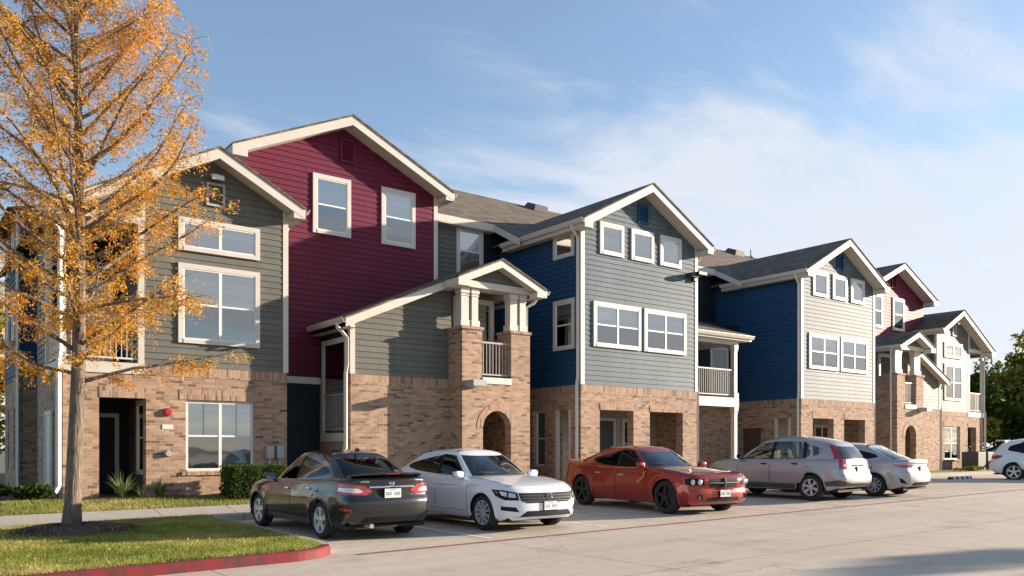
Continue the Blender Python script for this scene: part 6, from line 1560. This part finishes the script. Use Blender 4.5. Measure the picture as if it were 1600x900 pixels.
n = 900; X = RNG.normal(2.2, 1.9, n); Y = RNG.normal(14.6, 1.7, n); k = (Y > 11.1) & (Y < 17.1) & (X < 5.1) & (X > -1.5); X, Y = X[k], Y[k]; n = len(X)
Z = np.array([turf(p, q) for p, q in zip(X, Y)]) + RNG.uniform(.01, .06, n)
tag(leaves(np.stack([X, Y, Z], 1), .03, .3, 0, [M['leafO'], M['leafR'], M['leafG']], RNG.integers(0, 3, n), 'fallen_leaves'), kind='stuff')

# ------------------------------------------------------------------ light, sky, camera
SUN_EL, SUN_A = math.radians(12.8), math.radians(70)      # elevation, angle from the facade normal towards +X
sd = Vector((math.sin(SUN_A) * math.cos(SUN_EL), -math.cos(SUN_A) * math.cos(SUN_EL), math.sin(SUN_EL)))
sl_ = bpy.data.lights.new('sun', 'SUN'); sl_.energy = 5.0; sl_.angle = math.radians(.55); sl_.color = (1.0, .84, .66)
so_ = bpy.data.objects.new('sun', sl_); COL.objects.link(so_); so_.rotation_euler = sd.to_track_quat('Z', 'Y').to_euler(); so_.location = (60, -20, 40)
w = bpy.data.worlds.new('World'); scene.world = w; w.use_nodes = True
nt = w.node_tree; N, L = nt.nodes, nt.links; N.clear()
out = N.new('ShaderNodeOutputWorld'); bg = N.new('ShaderNodeBackground'); bg.inputs['Strength'].default_value = .105; L.new(bg.outputs[0], out.inputs['Surface'])
sky = N.new('ShaderNodeTexSky'); sky.sky_type = 'NISHITA'; sky.sun_disc = False; sky.sun_elevation = SUN_EL; sky.sun_rotation = math.atan2(sd.x, sd.y); sky.air_density = 1.0; sky.dust_density = .6; sky.ozone_density = 2.2
tc = N.new('ShaderNodeTexCoord'); s = N.new('ShaderNodeSeparateXYZ'); L.new(tc.outputs['Generated'], s.inputs[0])
def math_(op, a, b=None, clamp=False):
    n = N.new('ShaderNodeMath'); n.operation = op; n.use_clamp = clamp
    for i, q in enumerate((a, b)):
        if q is None: continue
        if isinstance(q, (int, float)): n.inputs[i].default_value = q
        else: L.new(q, n.inputs[i])
    return n.outputs[0]
zz = math_('MAXIMUM', s.outputs['Z'], .0); den = math_('ADD', zz, .12)
px = math_('DIVIDE', s.outputs['X'], den); py = math_('DIVIDE', s.outputs['Y'], den)
cv = N.new('ShaderNodeCombineXYZ'); L.new(px, cv.inputs['X']); L.new(py, cv.inputs['Y'])
mp = N.new('ShaderNodeMapping'); mp.inputs['Rotation'].default_value = (0, 0, math.radians(58)); mp.inputs['Scale'].default_value = (.62, 1.15, 1); L.new(cv.outputs[0], mp.inputs['Vector'])
n1 = N.new('ShaderNodeTexNoise'); n1.inputs['Scale'].default_value = 1.5; n1.inputs['Detail'].default_value = 9; n1.inputs['Roughness'].default_value = .58; n1.inputs['Distortion'].default_value = .35; L.new(mp.outputs[0], n1.inputs['Vector'])
# more cloud low down and towards the sun side
low = N.new('ShaderNodeMapRange'); low.inputs['From Min'].default_value = .42; low.inputs['From Max'].default_value = .20; low.inputs['To Min'].default_value = -.19; low.inputs['To Max'].default_value = .06; L.new(s.outputs['Z'], low.inputs['Value'])
az = N.new('ShaderNodeMapRange'); az.inputs['From Min'].default_value = .05; az.inputs['From Max'].default_value = .5; az.inputs['To Min'].default_value = -.15; az.inputs['To Max'].default_value = .09; L.new(s.outputs['X'], az.inputs['Value'])
f1 = math_('ADD', n1.outputs['Fac'], low.outputs[0]); f2 = math_('ADD', f1, az.outputs[0])
cr = N.new('ShaderNodeMapRange'); cr.interpolation_type = 'SMOOTHSTEP'; cr.inputs['From Min'].default_value = .37; cr.inputs['From Max'].default_value = .63; cr.inputs['To Min'].default_value = .08; cr.inputs['To Max'].default_value = .92; L.new(f2, cr.inputs['Value'])
hz = N.new('ShaderNodeMapRange'); hz.inputs['From Min'].default_value = -.02; hz.inputs['From Max'].default_value = .0; L.new(s.outputs['Z'], hz.inputs['Value'])
fac = math_('MULTIPLY', cr.outputs[0], hz.outputs[0], True)
mx = N.new('ShaderNodeMix'); mx.data_type = 'RGBA'; L.new(fac, mx.inputs['Factor']); L.new(sky.outputs[0], mx.inputs['A']); mx.inputs['B'].default_value = (3.35, 3.5, 3.85, 1)
L.new(mx.outputs['Result'], bg.inputs['Color'])

cd = bpy.data.cameras.new('camera'); cam = bpy.data.objects.new('camera', cd); COL.objects.link(cam); scene.camera = cam
cam.location = (0, 0, 1.55)
A_ = math.atan2(1700, 1291)
fwd = Vector((math.cos(A_), math.sin(A_), 0))
cam.rotation_euler = fwd.to_track_quat('-Z', 'Y').to_euler()
cd.sensor_width = 36; cd.lens = 36 * 1291 / 1600; cd.shift_y = (702 - 450) / 1600; cd.clip_start = .1; cd.clip_end = 8000
scene.render.engine = 'CYCLES'
vs = scene.view_settings; vs.view_transform = 'Standard'; vs.look = 'None'; vs.gamma = 1; vs.use_curve_mapping = False; vs.exposure = 1.22
scene.render.resolution_x = 1024; scene.render.resolution_y = 576
